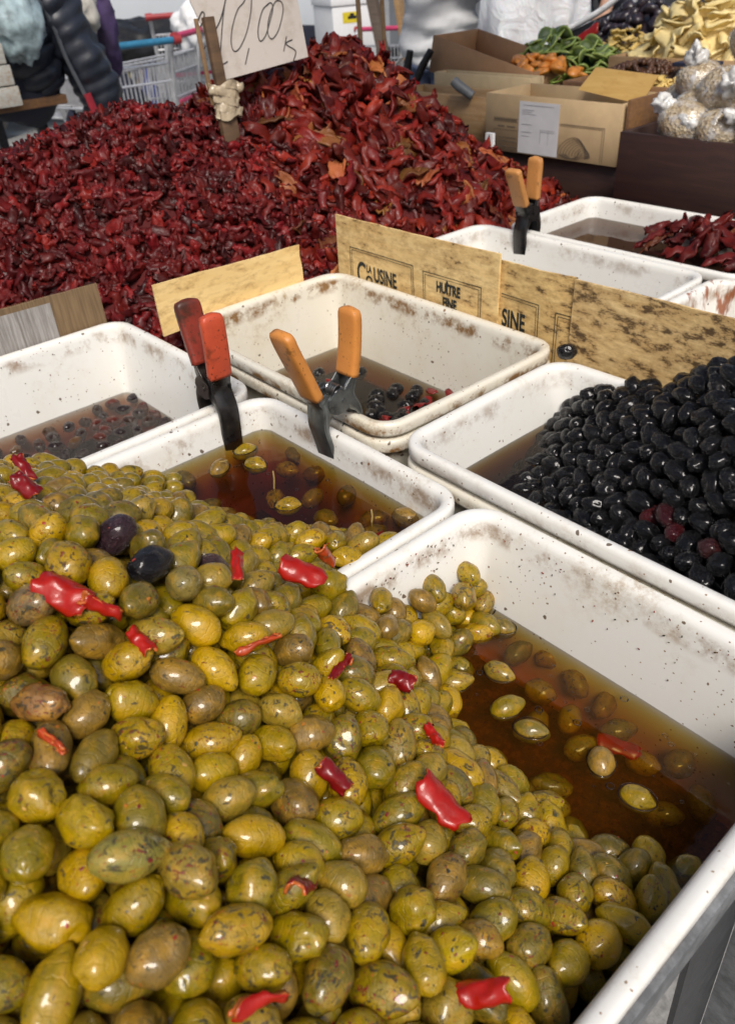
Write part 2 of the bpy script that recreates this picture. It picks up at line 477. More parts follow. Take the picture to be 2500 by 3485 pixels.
# ------------------------------------------------------------------ olive shapes and skins
def olive_mesh(name, mats, seed, wr=.035, crack=False, point=.05, bean=0, n=26, m=18, dent=.06, pit=False, ridge=.38):
    g = random.Random(seed); V = []; F = []
    off = Vector((seed*3.7, seed*1.3, seed*2.1)); ca = g.uniform(.3, 1.2)
    dents = [(Vector((g.gauss(0, 1), g.gauss(0, 1), g.gauss(0, 1))).normalized(), g.uniform(.3, .55), g.uniform(.3, 1)*dent) for _ in range(4)]
    def shape(d):
        r = 1+point*max(0, d.x)**8*1.6+.02*max(0, -d.x)**6
        r += wr*mnoise.noise(d*1.6+off)+wr*.5*mnoise.noise(d*3.7+off)-wr*ridge*max(0, .35-abs(mnoise.noise(Vector((d.x*1.6, d.y*4.5, d.z*4.5))+off*1.7))*3)
        for q, s, a in dents:
            t = d.angle(q)
            if t < s*1.8: r -= a*math.exp(-(t/s)**2*2.2)
        p = Vector((d.x*r, d.y*r, d.z*r))
        if crack:                                     # a split along the fruit
            lat = d.z-.25-.18*math.sin(d.x*2.5+seed); e = abs(lat)
            if d.y > -.1: p *= 1-.16*math.exp(-(e/.055)**2)+.03*math.exp(-(e/.2)**2)
        if pit:
            t = d.angle(Vector((1, 0, .12)))
            p *= 1-.13*math.exp(-(t/.16)**2)+.02*math.exp(-((t-.3)/.12)**2)
        p.z += bean*p.x*p.x
        return p
    V.append(shape(Vector((-1, 0, 0))))
    for i in range(1, m):
        a = PI*i/m
        for j in range(n):
            b = 2*PI*j/n; V.append(shape(Vector((-math.cos(a), math.sin(a)*math.cos(b), math.sin(a)*math.sin(b)))))
    V.append(shape(Vector((1, 0, 0)))); t = len(V)-1
    for j in range(n): F.append((0, 1+(j+1) % n, 1+j))
    for i in range(m-2):
        for j in range(n): F.append((1+i*n+j, 1+i*n+(j+1) % n, 1+(i+1)*n+(j+1) % n, 1+(i+1)*n+j))
    for j in range(n): F.append((t, 1+(m-2)*n+j, 1+(m-2)*n+(j+1) % n))
    return mesh_of(name, V, F, mats)

def olive_mat(name, stuff=False, flecks=1.0):
    m = NT(name); c = m.coords(rnd=not stuff)
    if stuff:
        at = m.n('Attribute'); at.attribute_name = 'tint'; col0 = at.outputs['Color']; k = 95
    else: col0 = m.objcolor(); k = 1
    # object-space of a single olive is unit sized, of the merged ones metres
    big = m.noise(c, 1.5*k, 4, .6); mid = m.noise(c, 4.5*k, 5, .65)
    hs = m.n('HueSaturation'); m.l(col0, hs.inputs['Color']); m.l(m.ramp(big, [(.3, .72), (.7, 1.22)]), hs.inputs['Value'])
    hs.inputs['Saturation'].default_value = 1.06
    col = m.mix(m.ramp(big, [(.48, 0.0), (.72, .6)]), hs.outputs[0], (.43, .22, .012))
    col = m.mix(m.ramp(mid, [(.58, 0.0), (.70, .40)]), col, (.125, .075, .02))
    hgt = None
    if flecks:
        fine = m.noise(c, 9*k, 4, .7); patch = m.noise(c, 1.9*k, 3, .5)
        for q, (sc, lo, hi, cc, st) in enumerate(((2.6, .585, .64, (.034, .032, .018), .85), (3.6, .62, .67, (.17, .013, .010), .9), (5.2, .645, .68, (.46, .12, .010), .85), (1.7, .64, .72, (.075, .055, .022), .6))):
            o2 = m.n('VectorMath', operation='ADD'); m.l(c, o2.inputs[0]); o2.inputs[1].default_value = (q*13.1, q*7.7, q*3.3)
            nn = m.noise(o2.outputs[0], sc*k, 5, .62, dist=.9)
            rsh = m.math('MULTIPLY', m.math('SUBTRACT', (m.rand() if not stuff else m.noise(c, 30, 1)), .70), .085)
            on = m.ramp(m.math('ADD', nn, rsh), [(lo, 0.0), (hi-(hi-lo)*.35, 1.0)])
            col = m.mix(m.math('MULTIPLY', on, st*flecks), col, cc)
            hgt = on if hgt is None else m.math('ADD', hgt, on)
    m.set(Base_Color=col, Roughness=m.ramp(mid, [(.3, .24), (.7, .46)]), Subsurface_Weight=.08, Coat_Weight=.65, Coat_Roughness=.05, Specular_IOR_Level=.35)
    m.b.inputs['Subsurface Radius'].default_value = (.6, .4, .1); m.b.inputs['Subsurface Scale'].default_value = .003
    wr = m.n('TexWave', wave_type='BANDS'); wr.inputs['Scale'].default_value = 1.1*k; wr.inputs['Distortion'].default_value = 9; wr.inputs['Detail'].default_value = 3
    m.l(c, wr.inputs['Vector'])
    hh = m.math('ADD', m.math('MULTIPLY', mid, .8), m.math('MULTIPLY', m.ramp(wr.outputs['Fac'], [(.0, 0.0), (.12, 1.0)]), .22))
    if hgt is not None: hh = m.math('ADD', hh, m.math('MULTIPLY', hgt, .35))
    m.bump(hh, .6, .0016)
    return m.mat

M_ol = olive_mat('olive_skin'); M_ol_st = olive_mat('olive_skin_merged', True)
OL = [olive_mesh('green_olive', [M_ol], 1, .05, dent=.09), olive_mesh('green_olive', [M_ol], 2, .07, point=.10, dent=.10), olive_mesh('green_olive', [M_ol], 3, .065, crack=True, dent=.12),
      olive_mesh('green_olive', [M_ol], 4, .10, dent=.24), olive_mesh('green_olive', [M_ol], 5, .06, point=.15, dent=.10), olive_mesh('green_olive', [M_ol], 6, .07, pit=True, dent=.12),
      olive_mesh('green_olive', [M_ol], 7, .09, crack=True, dent=.18), olive_mesh('green_olive', [M_ol], 8, .08, bean=.16, dent=.18), olive_mesh('green_olive', [M_ol], 9, .14, dent=.30)]
OL_KIND = ['smooth', 'pointed', 'split', 'dented', 'smooth', 'pitted', 'split', 'curved', 'wrinkled']
OL_RAW = [raw(m) for m in [olive_mesh('tmp', [], s, wr, n=14, m=9, crack=False, dent=d) for s, wr, d in ((1, .035, .06), (2, .05, .06), (4, .07, .15), (8, .045, .1), (9, .08, .2))]]

GP = [(-.29,.13,.062),(-.37,.128,.135),(-.413,.085,.150),(-.212,.047,.112),(-.179,.10,.052),(-.23,0,.117),(-.131,.139,.018),(-.474,.22,.075),(-.532,.132,.112),
      (-.36,.22,.050),(-.405,.255,.022),(-.318,.19,.066),(-.44,.28,.020),(-.41,.31,.0),(-.36,.27,.015),(-.60,.13,.100),(-.211,-.03,.095),(-.131,.087,.033),(-.098,.17,-.022),(-.294,.081,.090),(-.215,.11,.055),(-.35,-.05,.13),(-.5,-.04,.12),(-.1,.0,.0),
      (-.375,.44,-.045),(-.345,.42,-.085),(-.335,.385,-.094),(-.29,.315,-.094),(-.245,.325,-.095),(-.19,.328,-.094),(-.155,.305,-.088),(-.13,.325,-.084),(-.103,.330,-.086),(-.10,.27,-.052),(-.10,.22,-.035),
      (-.15,.25,-.045),(-.20,.27,-.052),(-.24,.24,-.01),(-.16,.19,-.008),(-.29,.25,.0),(-.33,.31,-.025),(-.385,.36,-.02),(-.36,.40,-.05),
      (-.72,.335,-.036),(-.69,.305,-.032),(-.615,.312,-.036),(-.528,.352,-.038),(-.438,.42,-.040),(-.43,.36,.0),(-.41,.335,.008),(-.60,.24,.02),(-.70,.22,.025),(-.66,.0,.09),(-.72,.1,.06),(-.52,.28,.012),(-.46,.31,.015),
      (-.25,.45,-.16),(-.1,.45,-.16),(-.18,.40,-.145),(-.24,.38,-.135),(-.30,.37,-.13),(-.12,.38,-.13),(-.6,.41,-.105),(-.7,.41,-.095),(-.5,.44,-.09)]
gh0 = rbf(GP, 2e-4)
def gh(x, y): return np.minimum(gh0(x, y), .165)
def g_inside(g, n):
    x = g.uniform(-.715, -.085, n*2); y = g.uniform(-.06, .44, n*2); hz = gh(x, y)
    wl = np.where(x > -.404, -.10, -.048); gx, gy = grad(gh, x, y); k = (hz > wl) & (g.random(len(x)) < np.sqrt(1+gx*gx+gy*gy)/2.2); return np.column_stack([x, y])[k]
def g_keep(p, a, b):
    low = p[:, 2] < .004+b
    p[:, 0] = np.where(low, np.clip(p[:, 0], -.711+b, -.087-b), np.clip(p[:, 0], -.735, -.07))
    wy = .448-.16*np.clip(-p[:, 2], 0, .14); p[:, 1] = np.clip(p[:, 1], -.06, np.where(low, wy-b, .46))
    dv = p[:, 0]+.4045; k = (np.abs(dv) < .019+b) & (p[:, 2] < -.004)      # the two rims between the tubs
    p[k, 0] += np.sign(dv[k])*(.019+b[k]-np.abs(dv[k]))*.7
    k2 = (np.abs(dv) < .019) & (p[:, 2] < b) & (p[:, 2] >= -.004); p[k2, 2] = b[k2]
    return p
gp, gax, ga, gb = pack(gh, g_inside, g_keep, 1240, (.0128, .0174), (.0098, .0124), .036, seed=5)
gwl = np.where(gp[:, 0] > -.404, -.091, -.034)
keep = gp[:, 2] > gwl-.012
gp, gax, ga, gb = gp[keep], gax[keep], ga[keep], gb[keep]
# floating and sunken olives away from the heap
FLO = [(-.300,.380,-.091,.2),(-.270,.355,-.092,1.2),(-.243,.352,-.095,.5),(-.186,.365,-.093,2.2),(-.150,.358,-.094,.3),(-.318,.345,-.091,1.0),(-.335,.425,-.094,.4),(-.362,.432,-.083,2),
       (-.31,.42,-.104,1.5),(-.27,.40,-.108,.3),(-.235,.395,-.110,2.0),(-.20,.41,-.107,.9),(-.225,.43,-.112,1.7),(-.17,.40,-.110,.2),(-.15,.42,-.111,1.2),(-.255,.43,-.109,2.8),(-.12,.40,-.112,2.4),(-.29,.44,-.110,.7),(-.135,.37,-.109,.6),(-.21,.375,-.106,1.1),(-.25,.37,-.109,1.9),
       (-.655,.385,-.036,.4),(-.690,.395,-.038,1.3),(-.676,.352,-.034,2.0),(-.64,.415,-.049,.4),(-.575,.40,-.050,1.7),(-.535,.385,-.049,.2),(-.60,.37,-.048,2.4),(-.50,.42,-.050,.9),(-.555,.43,-.052,2.1),(-.48,.40,-.048,1.4),(-.66,.44,-.050,2.9),(-.565,.362,-.036,.9),(-.47,.435,-.041,.3),(-.615,.435,-.053,.9)]
fp = np.array([f[:3] for f in FLO]); fa = np.array([[math.cos(f[3]), math.sin(f[3]), .08] for f in FLO])
nfl = len(FLO); gfl = np.concatenate([np.zeros(len(gp), bool), np.ones(nfl, bool)])
gp = np.vstack([gp, fp]); gax = np.vstack([gax, fa]); ga = np.concatenate([ga, rng.uniform(.0128, .0148, nfl)]); gb = np.concatenate([gb, rng.uniform(.0094, .0108, nfl)])

GREENS = [(.255, .180, .010), (.315, .212, .009), (.20, .150, .013), (.37, .228, .006), (.155, .115, .016), (.275, .192, .032), (.21, .130, .030), (.42, .255, .005)]
ng = len(gp); vis = visible_pixels(gp, (ga*gb*gb)**(1/3))
up = np.tile([0, 0, 1.0], (ng, 1))+rng.normal(0, .5, (ng, 3)); up /= np.linalg.norm(up, axis=1, keepdims=True)
gR = frames(gax, up)
gidx = [int(i) for i in rng.choice(len(GREENS), ng, p=[.2, .18, .15, .11, .12, .1, .08, .06])]
gcol = [GREENS[i] for i in gidx]
gvar = rng.choice(len(OL), ng, p=[.15, .13, .10, .13, .13, .10, .08, .09, .09])
def nearest(pt, used):
    d = np.linalg.norm(gp-np.array(pt), axis=1)+np.where(vis > 4, 0, 1); d[list(used)] = 9
    return int(np.argmin(d))
SPECIAL = {}
def special(pt, lab, col=None, var=None):
    i = nearest(pt, SPECIAL.keys()); SPECIAL[i] = lab
    if col: gcol[i] = col
    if var is not None: gvar[i] = var
    return i
# ------------------------------------------------------------------ the olives one by one
special((-.374,.160,.130), 'shiny black olive lying alone among the green olives', (.010,.008,.010), 3)
special((-.417,.138,.141), 'purple olive lying left of the lone black olive among green ones', (.075,.035,.045), 0)
special((-.383,.211,.107), 'purple skinned olive right of the lone black olive', (.085,.045,.045), 0)
special((-.372,.071,.138), 'large brown olive leaning on the big red pepper piece', (.155,.105,.045), 0)
special((-.354,.150,.121), 'plump brownish olive just below the lone black olive', (.20,.155,.045), 0)
special((-.139,.145,.016), 'smooth bright yellow olive near the front rim', (.42,.30,.018), 1)
special((-.130,.172,-.006), 'amber brown olive right of the bright yellow one', (.34,.20,.03), 3)
i_stem = special((-.220,.050,.110), 'long green olive with a bent stalk still attached', (.24,.205,.045), 4)
i_brok = special((-.343,.049,.127), 'torn brown olive showing its stone at the left edge', (.20,.10,.03), 8)
KIND_LAB = {'smooth': 'smooth plump', 'pointed': 'pointed', 'split': 'split skinned', 'dented': 'dented', 'pitted': 'holed', 'curved': 'slightly bent', 'wrinkled': 'wrinkled'}
MARKS = [((-.37,.45,-.05), 'in the far corner of the front tub'), ((-.105,.30,-.07), 'against the front rim'), ((-.10,.17,-.02), 'low along the front rim'), ((-.19,.33,-.08), 'at the edge of the open brine'), ((-.30,.33,-.06), 'left of the open brine'),
 ((-.20,.207,.0), 'near the largest pepper piece'), ((-.24,.16,.03), 'by the dark red pepper chunk'), ((-.187,.098,.06), 'by the ragged pepper bit'), ((-.15,.06,.05), 'at the bottom edge'), ((-.215,-.01,.09), 'in the bottom left corner'), ((-.31,.05,.12), 'low at the left edge'),
 ((-.30,.12,.09), 'below the curled pepper ring'), ((-.37,.085,.14), 'around the big glossy pepper'), ((-.36,.17,.12), 'near the lone black olive'), ((-.37,.25,.05), 'by the rim pepper pieces'), ((-.32,.22,.05), 'under the rim end'), ((-.43,.33,.0), 'on the rim between the tubs'),
 ((-.47,.42,-.03), 'in the right corner of the second tub'), ((-.58,.31,-.02), 'at the shore of the second tub brine'), ((-.69,.27,.0), 'beside the left tub rim'), ((-.57,.15,.1), 'on the far left ridge'), ((-.47,.2,.09), 'on the back slope of the second tub')]
def olive_zone(p): return min(MARKS, key=lambda m: sum((a-b)**2 for a, b in zip(m[0], p)))[1]
TONE = ['', 'yellowish', 'deep', 'golden', 'dark', 'pale', 'brownish', 'bright yellow']
FLO_LAB = 'green olive floating or sunk in the brown brine beside the heap'
order = np.argsort(-(vis+1000*gfl+5000*np.isin(np.arange(ng), list(SPECIAL))))
ind = [int(i) for i in order[:300]]; rest = [int(i) for i in order[300:]]
ol_objs = {}
for i in ind:
    M = Matrix(gR[i].tolist()).to_quaternion()
    if i in SPECIAL: lab, grp = SPECIAL[i], None
    elif gfl[i]:
        lab = 'green olive %s the brown brine %s' % ('floating in' if gp[i][2] > (-.097 if gp[i][0] > -.404 else -.041) else 'sunken in', ('of the front tub, ' if gp[i][0] > -.404 else 'of the second tub, ')+('towards its left' if gp[i][0] < (-.25 if gp[i][0] > -.404 else -.57) else 'towards its right')); grp = lab.replace(' olive ', ' olives ')
    else:
        k = OL_KIND[gvar[i]]; zn = olive_zone(gp[i]); tn = TONE[gidx[i]]
        lab = ' '.join(('%s %s green olive %s' % (KIND_LAB[k], tn, zn)).split()); grp = lab.replace(' olive ', ' olives ')
    o = obj('green_olive', OL[gvar[i]], None, gp[i], None, lab, 'olive', grp, scale=(ga[i], gb[i], gb[i]*float(rng.uniform(.94, 1.03))))
    o.rotation_mode = 'QUATERNION'; o.rotation_quaternion = M
    j = 1+rng.normal(0, .10); o.color = (*(min(1, x*j) for x in gcol[i]), 1)
    ol_objs[i] = o
nn_ = 44; cv = []; cf = []
for i in range(nn_+1):
    for j in range(nn_+1):
        x, y = -.70+.60*i/nn_, -.06+.47*j/nn_; cv.append((x, y, max(-.13, float(gh(x, y))-.058)))
for i in range(nn_):
    for j in range(nn_): cf.append((i*(nn_+1)+j, (i+1)*(nn_+1)+j, (i+1)*(nn_+1)+j+1, i*(nn_+1)+j+1))
join_stuff('green_olive_heap', [(raw(mesh_of('tmp', cv, cf)), np.eye(3), np.ones(3), np.zeros(3), (.15, .11, .015))]+[(OL_RAW[int(rng.integers(len(OL_RAW)))], gR[i], np.array([ga[i], gb[i], gb[i]]), gp[i], gcol[i]) for i in rest], [M_ol_st],
           'smaller and half hidden green olives making up the rest of the heap', 'olives')
# a stalk on the long olive
M_stalk = simple('stalk', (.36, .25, .08), .6, bump=.3, scale=300)
def stalk(o, pts, r=.0009):
    b = MB(); mw = Matrix.LocRotScale(o.location, o.rotation_quaternion if o.rotation_mode == 'QUATERNION' else o.rotation_euler, o.scale)
    b.tube([mw.inverted() @ Vector(p) for p in pts], 0.0001, 6)
    # the tube is rebuilt with true thickness because the olive is scaled
    b.v = []; b.f = []; b.m = []
    b2 = MB(); b2.tube(pts, r, 6); inv = mw.inverted()
    b.v = [tuple(inv @ Vector(p)) for p in b2.v]; b.f = b2.f; b.m = b2.m
    return b.build('stalk', M_stalk, o, smooth=True)
o = ol_objs[i_stem]; p = Vector(o.location); q = Vector(gR[i_stem][:, 0]); q = q if q.y > 0 else -q
e = p+q*ga[i_stem]*.97
stalk(o, [e-q*.002, e+q*.004+Vector((0, 0, .001)), e+q*.010+Vector((.004, -.002, .001)), e+q*.013+Vector((.010, -.006, 0)), e+q*.012+Vector((.017, -.012, -.002))])
for tgt, d in (((-.60,.33,-.03), (.0,.002,.026)), ((-.455,.41,-.04), (-.004,.004,.018)), ((-.66,.27,.0), (.012,.004,.006))):
    cand = [i for i in ind if i not in SPECIAL]
    i = min(cand, key=lambda k: float(np.linalg.norm(gp[k]-np.array(tgt)))-(.0 if vis[k] > 6 else -.1)); SPECIAL[i] = ''
    o = ol_objs[i]; p = Vector(o.location)+Vector((0, 0, gb[i]*.85)); d = Vector(d)
    stalk(o, [p-d*.15, p+d*.3, p+d*.65+Vector((.0012, 0, 0)), p+d])
    o['label'] = {.026: 'green olive holding up a thin stalk at the edge of the second tub brine', .018: 'olive with an upright stalk beside the rim of the second tub', .006: 'olive with a stalk lying sideways near the left rim'}[round(d.z, 3)]
    if 'group' in o: del o['group']

# red pepper pieces ------------------------------------------------
def pepper_mat(name, col):
    m = NT(name); c = m.coords(); nz = m.noise(c, 120, 4)
    m.set(Base_Color=m.ramp(nz, [(.3, tuple(x*.7 for x in col)), (.7, col)]), Roughness=.34, Coat_Weight=.25, Coat_Roughness=.05, Specular_IOR_Level=.35)
    m.bump(m.noise(c, 90, 3), .35, .0018); return m.mat
M_pep = pepper_mat('pepper_red', (.40, .010, .004)); M_pepd = pepper_mat('pepper_dark_red', (.20, .005, .006)); M_pepo = pepper_mat('pepper_orange_red', (.46, .055, .010))
M_pepi = pepper_mat('pepper_flesh', (.55, .13, .025))

def sheet_mesh(name, L, W, curl, wrinkle, seed, mats, thick=.0014, nu=9, nv=8, tear=.12, end_curl=0, taper=0.0):
    """a torn, curled piece of flesh with real thickness; slot 0 skin, slot 1 inside"""
    g = random.Random(seed); off = Vector((seed*2.3, seed*.7, seed*1.9)); top = []
    for i in range(nu+1):
        u = i/nu*2-1
        for j in range(nv+1):
            v = j/nv*2-1
            ex = 1+tear*mnoise.noise(Vector((v*2.1, u*.5, 0))+off)*(abs(u)**3); ey = (1+tear*mnoise.noise(Vector((u*2.1, v*.5, 5))+off)*(abs(v)**3))*(1-taper*u*u)*(1-.18*abs(u)**4)
            x = u*L/2*ex*(1-.10*abs(v)**4); s = v*W/2*ey
            a = s/(W/2)*curl*(1+.25*mnoise.noise(Vector((u*1.3, 0, 9))+off)); r = (W/2)/max(abs(curl), .05)
            y = math.sin(a)*r; z = (math.cos(a)-1)*r if curl > 0 else (1-math.cos(a))*r
            if end_curl: z -= end_curl*x*x
            nn = mnoise.noise(Vector((u*1.7, v*1.7, 3))+off)+.5*mnoise.noise(Vector((u*3.6, v*3.6, 7))+off)
            z += wrinkle*nn; y += wrinkle*.5*mnoise.noise(Vector((u*2, v*2, 13))+off)
            top.append(Vector((x, y, z)))
    m = nv+1; nrm = []
    for i in range(nu+1):
        for j in range(m):
            a = top[min(i+1, nu)*m+j]-top[max(i-1, 0)*m+j]; b = top[i*m+min(j+1, nv)]-top[i*m+max(j-1, 0)]
            nrm.append(a.cross(b).normalized())
    bot = [p-q*thick for p, q in zip(top, nrm)]; N = len(top); F = []; MI = []
    for i in range(nu):
        for j in range(nv):
            q = (i*m+j, (i+1)*m+j, (i+1)*m+j+1, i*m+j+1); F.append(q); MI.append(0); F.append(tuple(N+k for k in q[::-1])); MI.append(1)
    rim = [i*m for i in range(nu+1)]+[nu*m+j for j in range(1, m)]+[i*m+nv for i in range(nu-1, -1, -1)]+[j for j in range(nv-1, 0, -1)]
    for k in range(len(rim)):
        a, b = rim[k], rim[(k+1) % len(rim)]; F.append((a, N+a, N+b, b)[::1]); MI.append(1)
    V = top+bot; c = sum(V, Vector())/len(V)
    return mesh_of(name, [p-c for p in V], F, mats, True, MI)

# (position on the heap, length, width, curl, heading, tilt, material, label)
PEPS = [((-.370,.084,.146),.034,.022,.9,.5,.25,M_pep,'big glossy red pepper piece beside the large brown olive'),
 ((-.353,.097,.137),.026,.020,2.3,1.2,.5,M_pep,'curled red pepper ring right of the big glossy pepper piece'),
 ((-.334,.106,.118),.019,.013,1.3,.1,.2,M_pep,'small bright red pepper bit under the curled ring'),
 ((-.348,.180,.121),.026,.009,1.0,-.6,.2,M_pep,'narrow red pepper strip right of the lone black olive'),
 ((-.376,.245,.062),.036,.021,.8,.7,.3,M_pep,'wide red pepper piece lying near the rim between the tubs'),
 ((-.392,.278,.048),.030,.016,1.5,1.9,.9,M_pepo,'orange red curled pepper piece standing on the rim between the tubs'),
 ((-.316,.168,.085),.030,.012,2.2,1.3,.6,M_pepo,'orange curled pepper tube among olives under the middle of the heap'),
 ((-.297,.213,.045),.026,.006,.8,1.9,.5,M_pepd,'thin dark red pepper strip pointing down near the rim end'),
 ((-.238,.158,.042),.024,.016,1.2,.4,.5,M_pepd,'dark red pepper chunk left of the largest torn piece'),
 ((-.200,.207,.010),.037,.026,1.0,.15,.5,M_pep,'largest red pepper piece with a torn end near the open brine'),
 ((-.242,.243,.000),.020,.009,1.1,-.2,.3,M_pep,'small red pepper strip left of the open brine'),
 ((-.286,.256,.008),.019,.013,.8,.5,.6,M_pepd,'small torn dark red pepper bit above the front heap middle'),
 ((-.187,.098,.068),.020,.014,1.0,2.2,.4,M_pepd,'ragged red pepper bit low in the middle of the front heap'),
 ((-.156,.052,.071),.026,.012,1.1,1.3,.9,M_pep,'bright red pepper piece at the very bottom of the photo'),
 ((-.111,.143,.014),.027,.018,1.2,.8,.7,M_pep,'red pepper piece standing near the front rim at the bottom'),
 ((-.515,.118,.134),.024,.016,1.0,.3,.3,M_pepd,'dark red pepper chunk at the upper left of the heap'),
 ((-.584,.138,.110),.026,.012,1.1,.0,.2,M_pepd,'dark red pepper strip on the far left ridge of the heap'),
 ((-.293,.039,.127),.020,.012,2.5,.2,.4,M_pepo,'orange red pepper ring low at the left edge')]
for k, (p, L, W, cu, hd, ti, mt, lab) in enumerate(PEPS):
    o = obj('red_pepper_piece', sheet_mesh('red_pepper_piece', L*.95, W*1.25, cu*1.5*(-1 if k in (1, 5, 6, 13, 17) else 1), .0024, 30+k, [mt, M_pepi], .0015, 14, 12, .26), None, (p[0], p[1], p[2]-.004), (ti*math.cos(k*1.7), ti*math.sin(k*1.7)+.35, hd), lab, 'pepper')
for k, (p, lab) in enumerate((((-.188,.392,-.098), 'sunken red pepper strip in the front brine'), ((-.475,.39,-.043), 'sunken red pepper piece in the second tub brine'))):
    obj('red_pepper_piece', sheet_mesh('red_pepper_piece', .034, .016, .7, .0015, 60+k, [M_pep, M_pepi]), None, p, (.1, .1, .4+k), lab, 'pepper')

# liquid drawn up in rings round the floating olives, and oil drops
M_rip = NT('brine_skin'); tr_ = M_rip.n('BsdfTransparent'); tr_.inputs[0].default_value = (.93, .85, .68, 1); gl_ = M_rip.n('BsdfGlossy'); gl_.inputs['Roughness'].default_value = .03; fr_ = M_rip.n('Fresnel'); fr_.inputs[0].default_value = 1.6
mx_ = M_rip.n('MixShader'); M_rip.l(fr_.outputs[0], mx_.inputs[0]); M_rip.l(tr_.outputs[0], mx_.inputs[1]); M_rip.l(gl_.outputs[0], mx_.inputs[2]); M_rip.l(mx_.outputs[0], M_rip.out.inputs[0]); M_rip = M_rip.mat
q = MB()
def ripple(x, y, z, a, b, th, r):
    P = []
    for i in range(29):
        t = 2*PI*i/28; u, v = a*math.cos(t), b*math.sin(t); P.append((x+u*math.cos(th)-v*math.sin(th), y+u*math.sin(th)+v*math.cos(th), z+.0001))
    n0 = len(q.v); q.tube(P, r, 6, cap=False)
    for i in range(n0, len(q.v)): vx = q.v[i]; q.v[i] = (vx[0], vx[1], z+(vx[2]-z)*.35)
for f in FLO:
    wl = -.091 if f[0] > -.404 else -.034
    if f[2] > wl-.006: ripple(f[0], f[1], wl, .0138, .0106, f[3], .0007)
for k in range(70):
    front = k < 42; x, y = (rng.uniform(-.33, -.10), rng.uniform(.34, .435)) if front else (rng.uniform(-.69, -.45), rng.uniform(.35, .44)); wl = -.091 if front else -.034; r = float(rng.choice([.0008, .0013, .002, .003], p=[.4, .3, .2, .1]))
    ripple(x, y, wl, r, r*.9, 0, max(.0003, r*.22))
tag(q.build('brine_ripples', M_rip, smooth=True), 'rings and oil drops on the brown brine round the floating olives', 'oil drops', kind='stuff')

# chilli flakes, seeds and herb crumbs stuck to the olives and splashed on the tub walls
def flake_raw(seed):
    g = random.Random(seed); n = 6; v = [(0, 0, .12)]
    for i in range(n):
        a = 2*PI*i/n; r = g.uniform(.55, 1.1); v.append((r*math.cos(a), r*math.sin(a)*.7, g.uniform(-.12, .1)))
    return mesh_of('tmp', v, [(0, 1+i, 1+(i+1) % n) for i in range(n)])
FLK = [raw(flake_raw(s)) for s in range(5)]
m = NT('flakes'); at = m.n('Attribute'); at.attribute_name = 'tint'; m.set(Base_Color=at.outputs['Color'], Roughness=.35, Coat_Weight=.3); M_flk = m.mat
FCOL = [(.30,.03,.012),(.16,.012,.012),(.45,.15,.015),(.05,.05,.02),(.03,.028,.018),(.50,.28,.06),(.10,.07,.02)]
metas = []
for i in ind:
    if gp[i][2] < -.1: continue
    nf = rng.poisson(4.0)
    for _ in range(nf):
        d = rng.normal(0, 1, 3); d[2] = abs(d[2])+.3; d /= np.linalg.norm(d); loc = gR[i].T @ d; loc /= np.linalg.norm(loc)
        s = np.array([ga[i], gb[i], gb[i]]); pt = gp[i]+gR[i] @ (loc*s*1.005); nr = gR[i] @ (loc/s); nr /= np.linalg.norm(nr)
        t = np.cross(nr, rng.normal(0, 1, 3)); t /= np.linalg.norm(t); R = np.column_stack([t, np.cross(nr, t), nr])
        sz = float(rng.choice([.0007, .0010, .0014, .0019], p=[.35, .35, .2, .1])); metas.append((FLK[int(rng.integers(5))], R, np.array([sz, sz, sz]), pt, FCOL[int(rng.integers(len(FCOL)))]))
def wall_flakes(n, axis, c, slope, r1, r2, nr):
    for _ in range(n):
        z = -abs(rng.normal(0, .035))-.004
        if z < r2[0]: continue
        t = rng.beta(1.2, 1.6)*(r1[1]-r1[0])+r1[0]; off = c+slope*(-z)
        pt = np.array([off, t, z]) if axis == 0 else np.array([t, off, z])
        nv = np.array(nr, float); tt = np.cross(nv, rng.normal(0, 1, 3)); tt /= np.linalg.norm(tt); R = np.column_stack([tt, np.cross(nv, tt), nv])
        sz = float(rng.uniform(.0006, .0017)); metas.append((FLK[int(rng.integers(5))], R, np.array([sz, sz*.8, sz]), pt, FCOL[int(rng.choice([0, 1, 3, 4, 6]))]))
wall_flakes(70, 0, -.402+LIP+.0030, .142, (.30, .43), (-.085,), (1, 0, .14))
wall_flakes(46, 1, .465-LIP-.0030, -.142, (-.36, -.10), (-.085,), (0, -1, .14))
wall_flakes(26, 1, .460-LIP-.0030, -.142, (-.70, -.44), (-.03,), (0, -1, .14))
wall_flakes(34, 0, -1.092+LIP+.0030, .142, (.2, .42), (-.09,), (1, 0, .14))
join_stuff('spice_flakes', metas, [M_flk], 'chilli flakes, seeds and dark herb crumbs sticking to olives and tub walls', 'spice flakes')
# ------------------------------------------------------------------ black olives
def black_mat(name, stuff=False):
    m = NT(name); c = m.coords(rnd=not stuff); k = 105 if stuff else 1
    if stuff:
        at = m.n('Attribute'); at.attribute_name = 'tint'; col0 = at.outputs['Color']
    else: col0 = m.objcolor()
    nz = m.noise(c, 3*k, 5, .65)
    m.set(Base_Color=m.mix(m.ramp(nz, [(.5, 0.0), (.8, .5)]), col0, (.010, .007, .007)), Roughness=m.ramp(nz, [(.3, .12), (.7, .30)]), Coat_Weight=.42, Coat_Roughness=.04, Specular_IOR_Level=.38)
    w1 = m.noise(m.coords(rnd=not stuff, stretch=(.55, 1, 1)), 3.4*k, 5, .6, dist=1.4)
    rg = m.math('ABSOLUTE', m.math('SUBTRACT', w1, .5))
    m.bump(m.math('ADD', m.math('MULTIPLY', m.ramp(rg, [(.0, 0.0), (.12, 1.0)]), .7), m.math('MULTIPLY', nz, .6)), 1.0, .0021)
    return m.mat
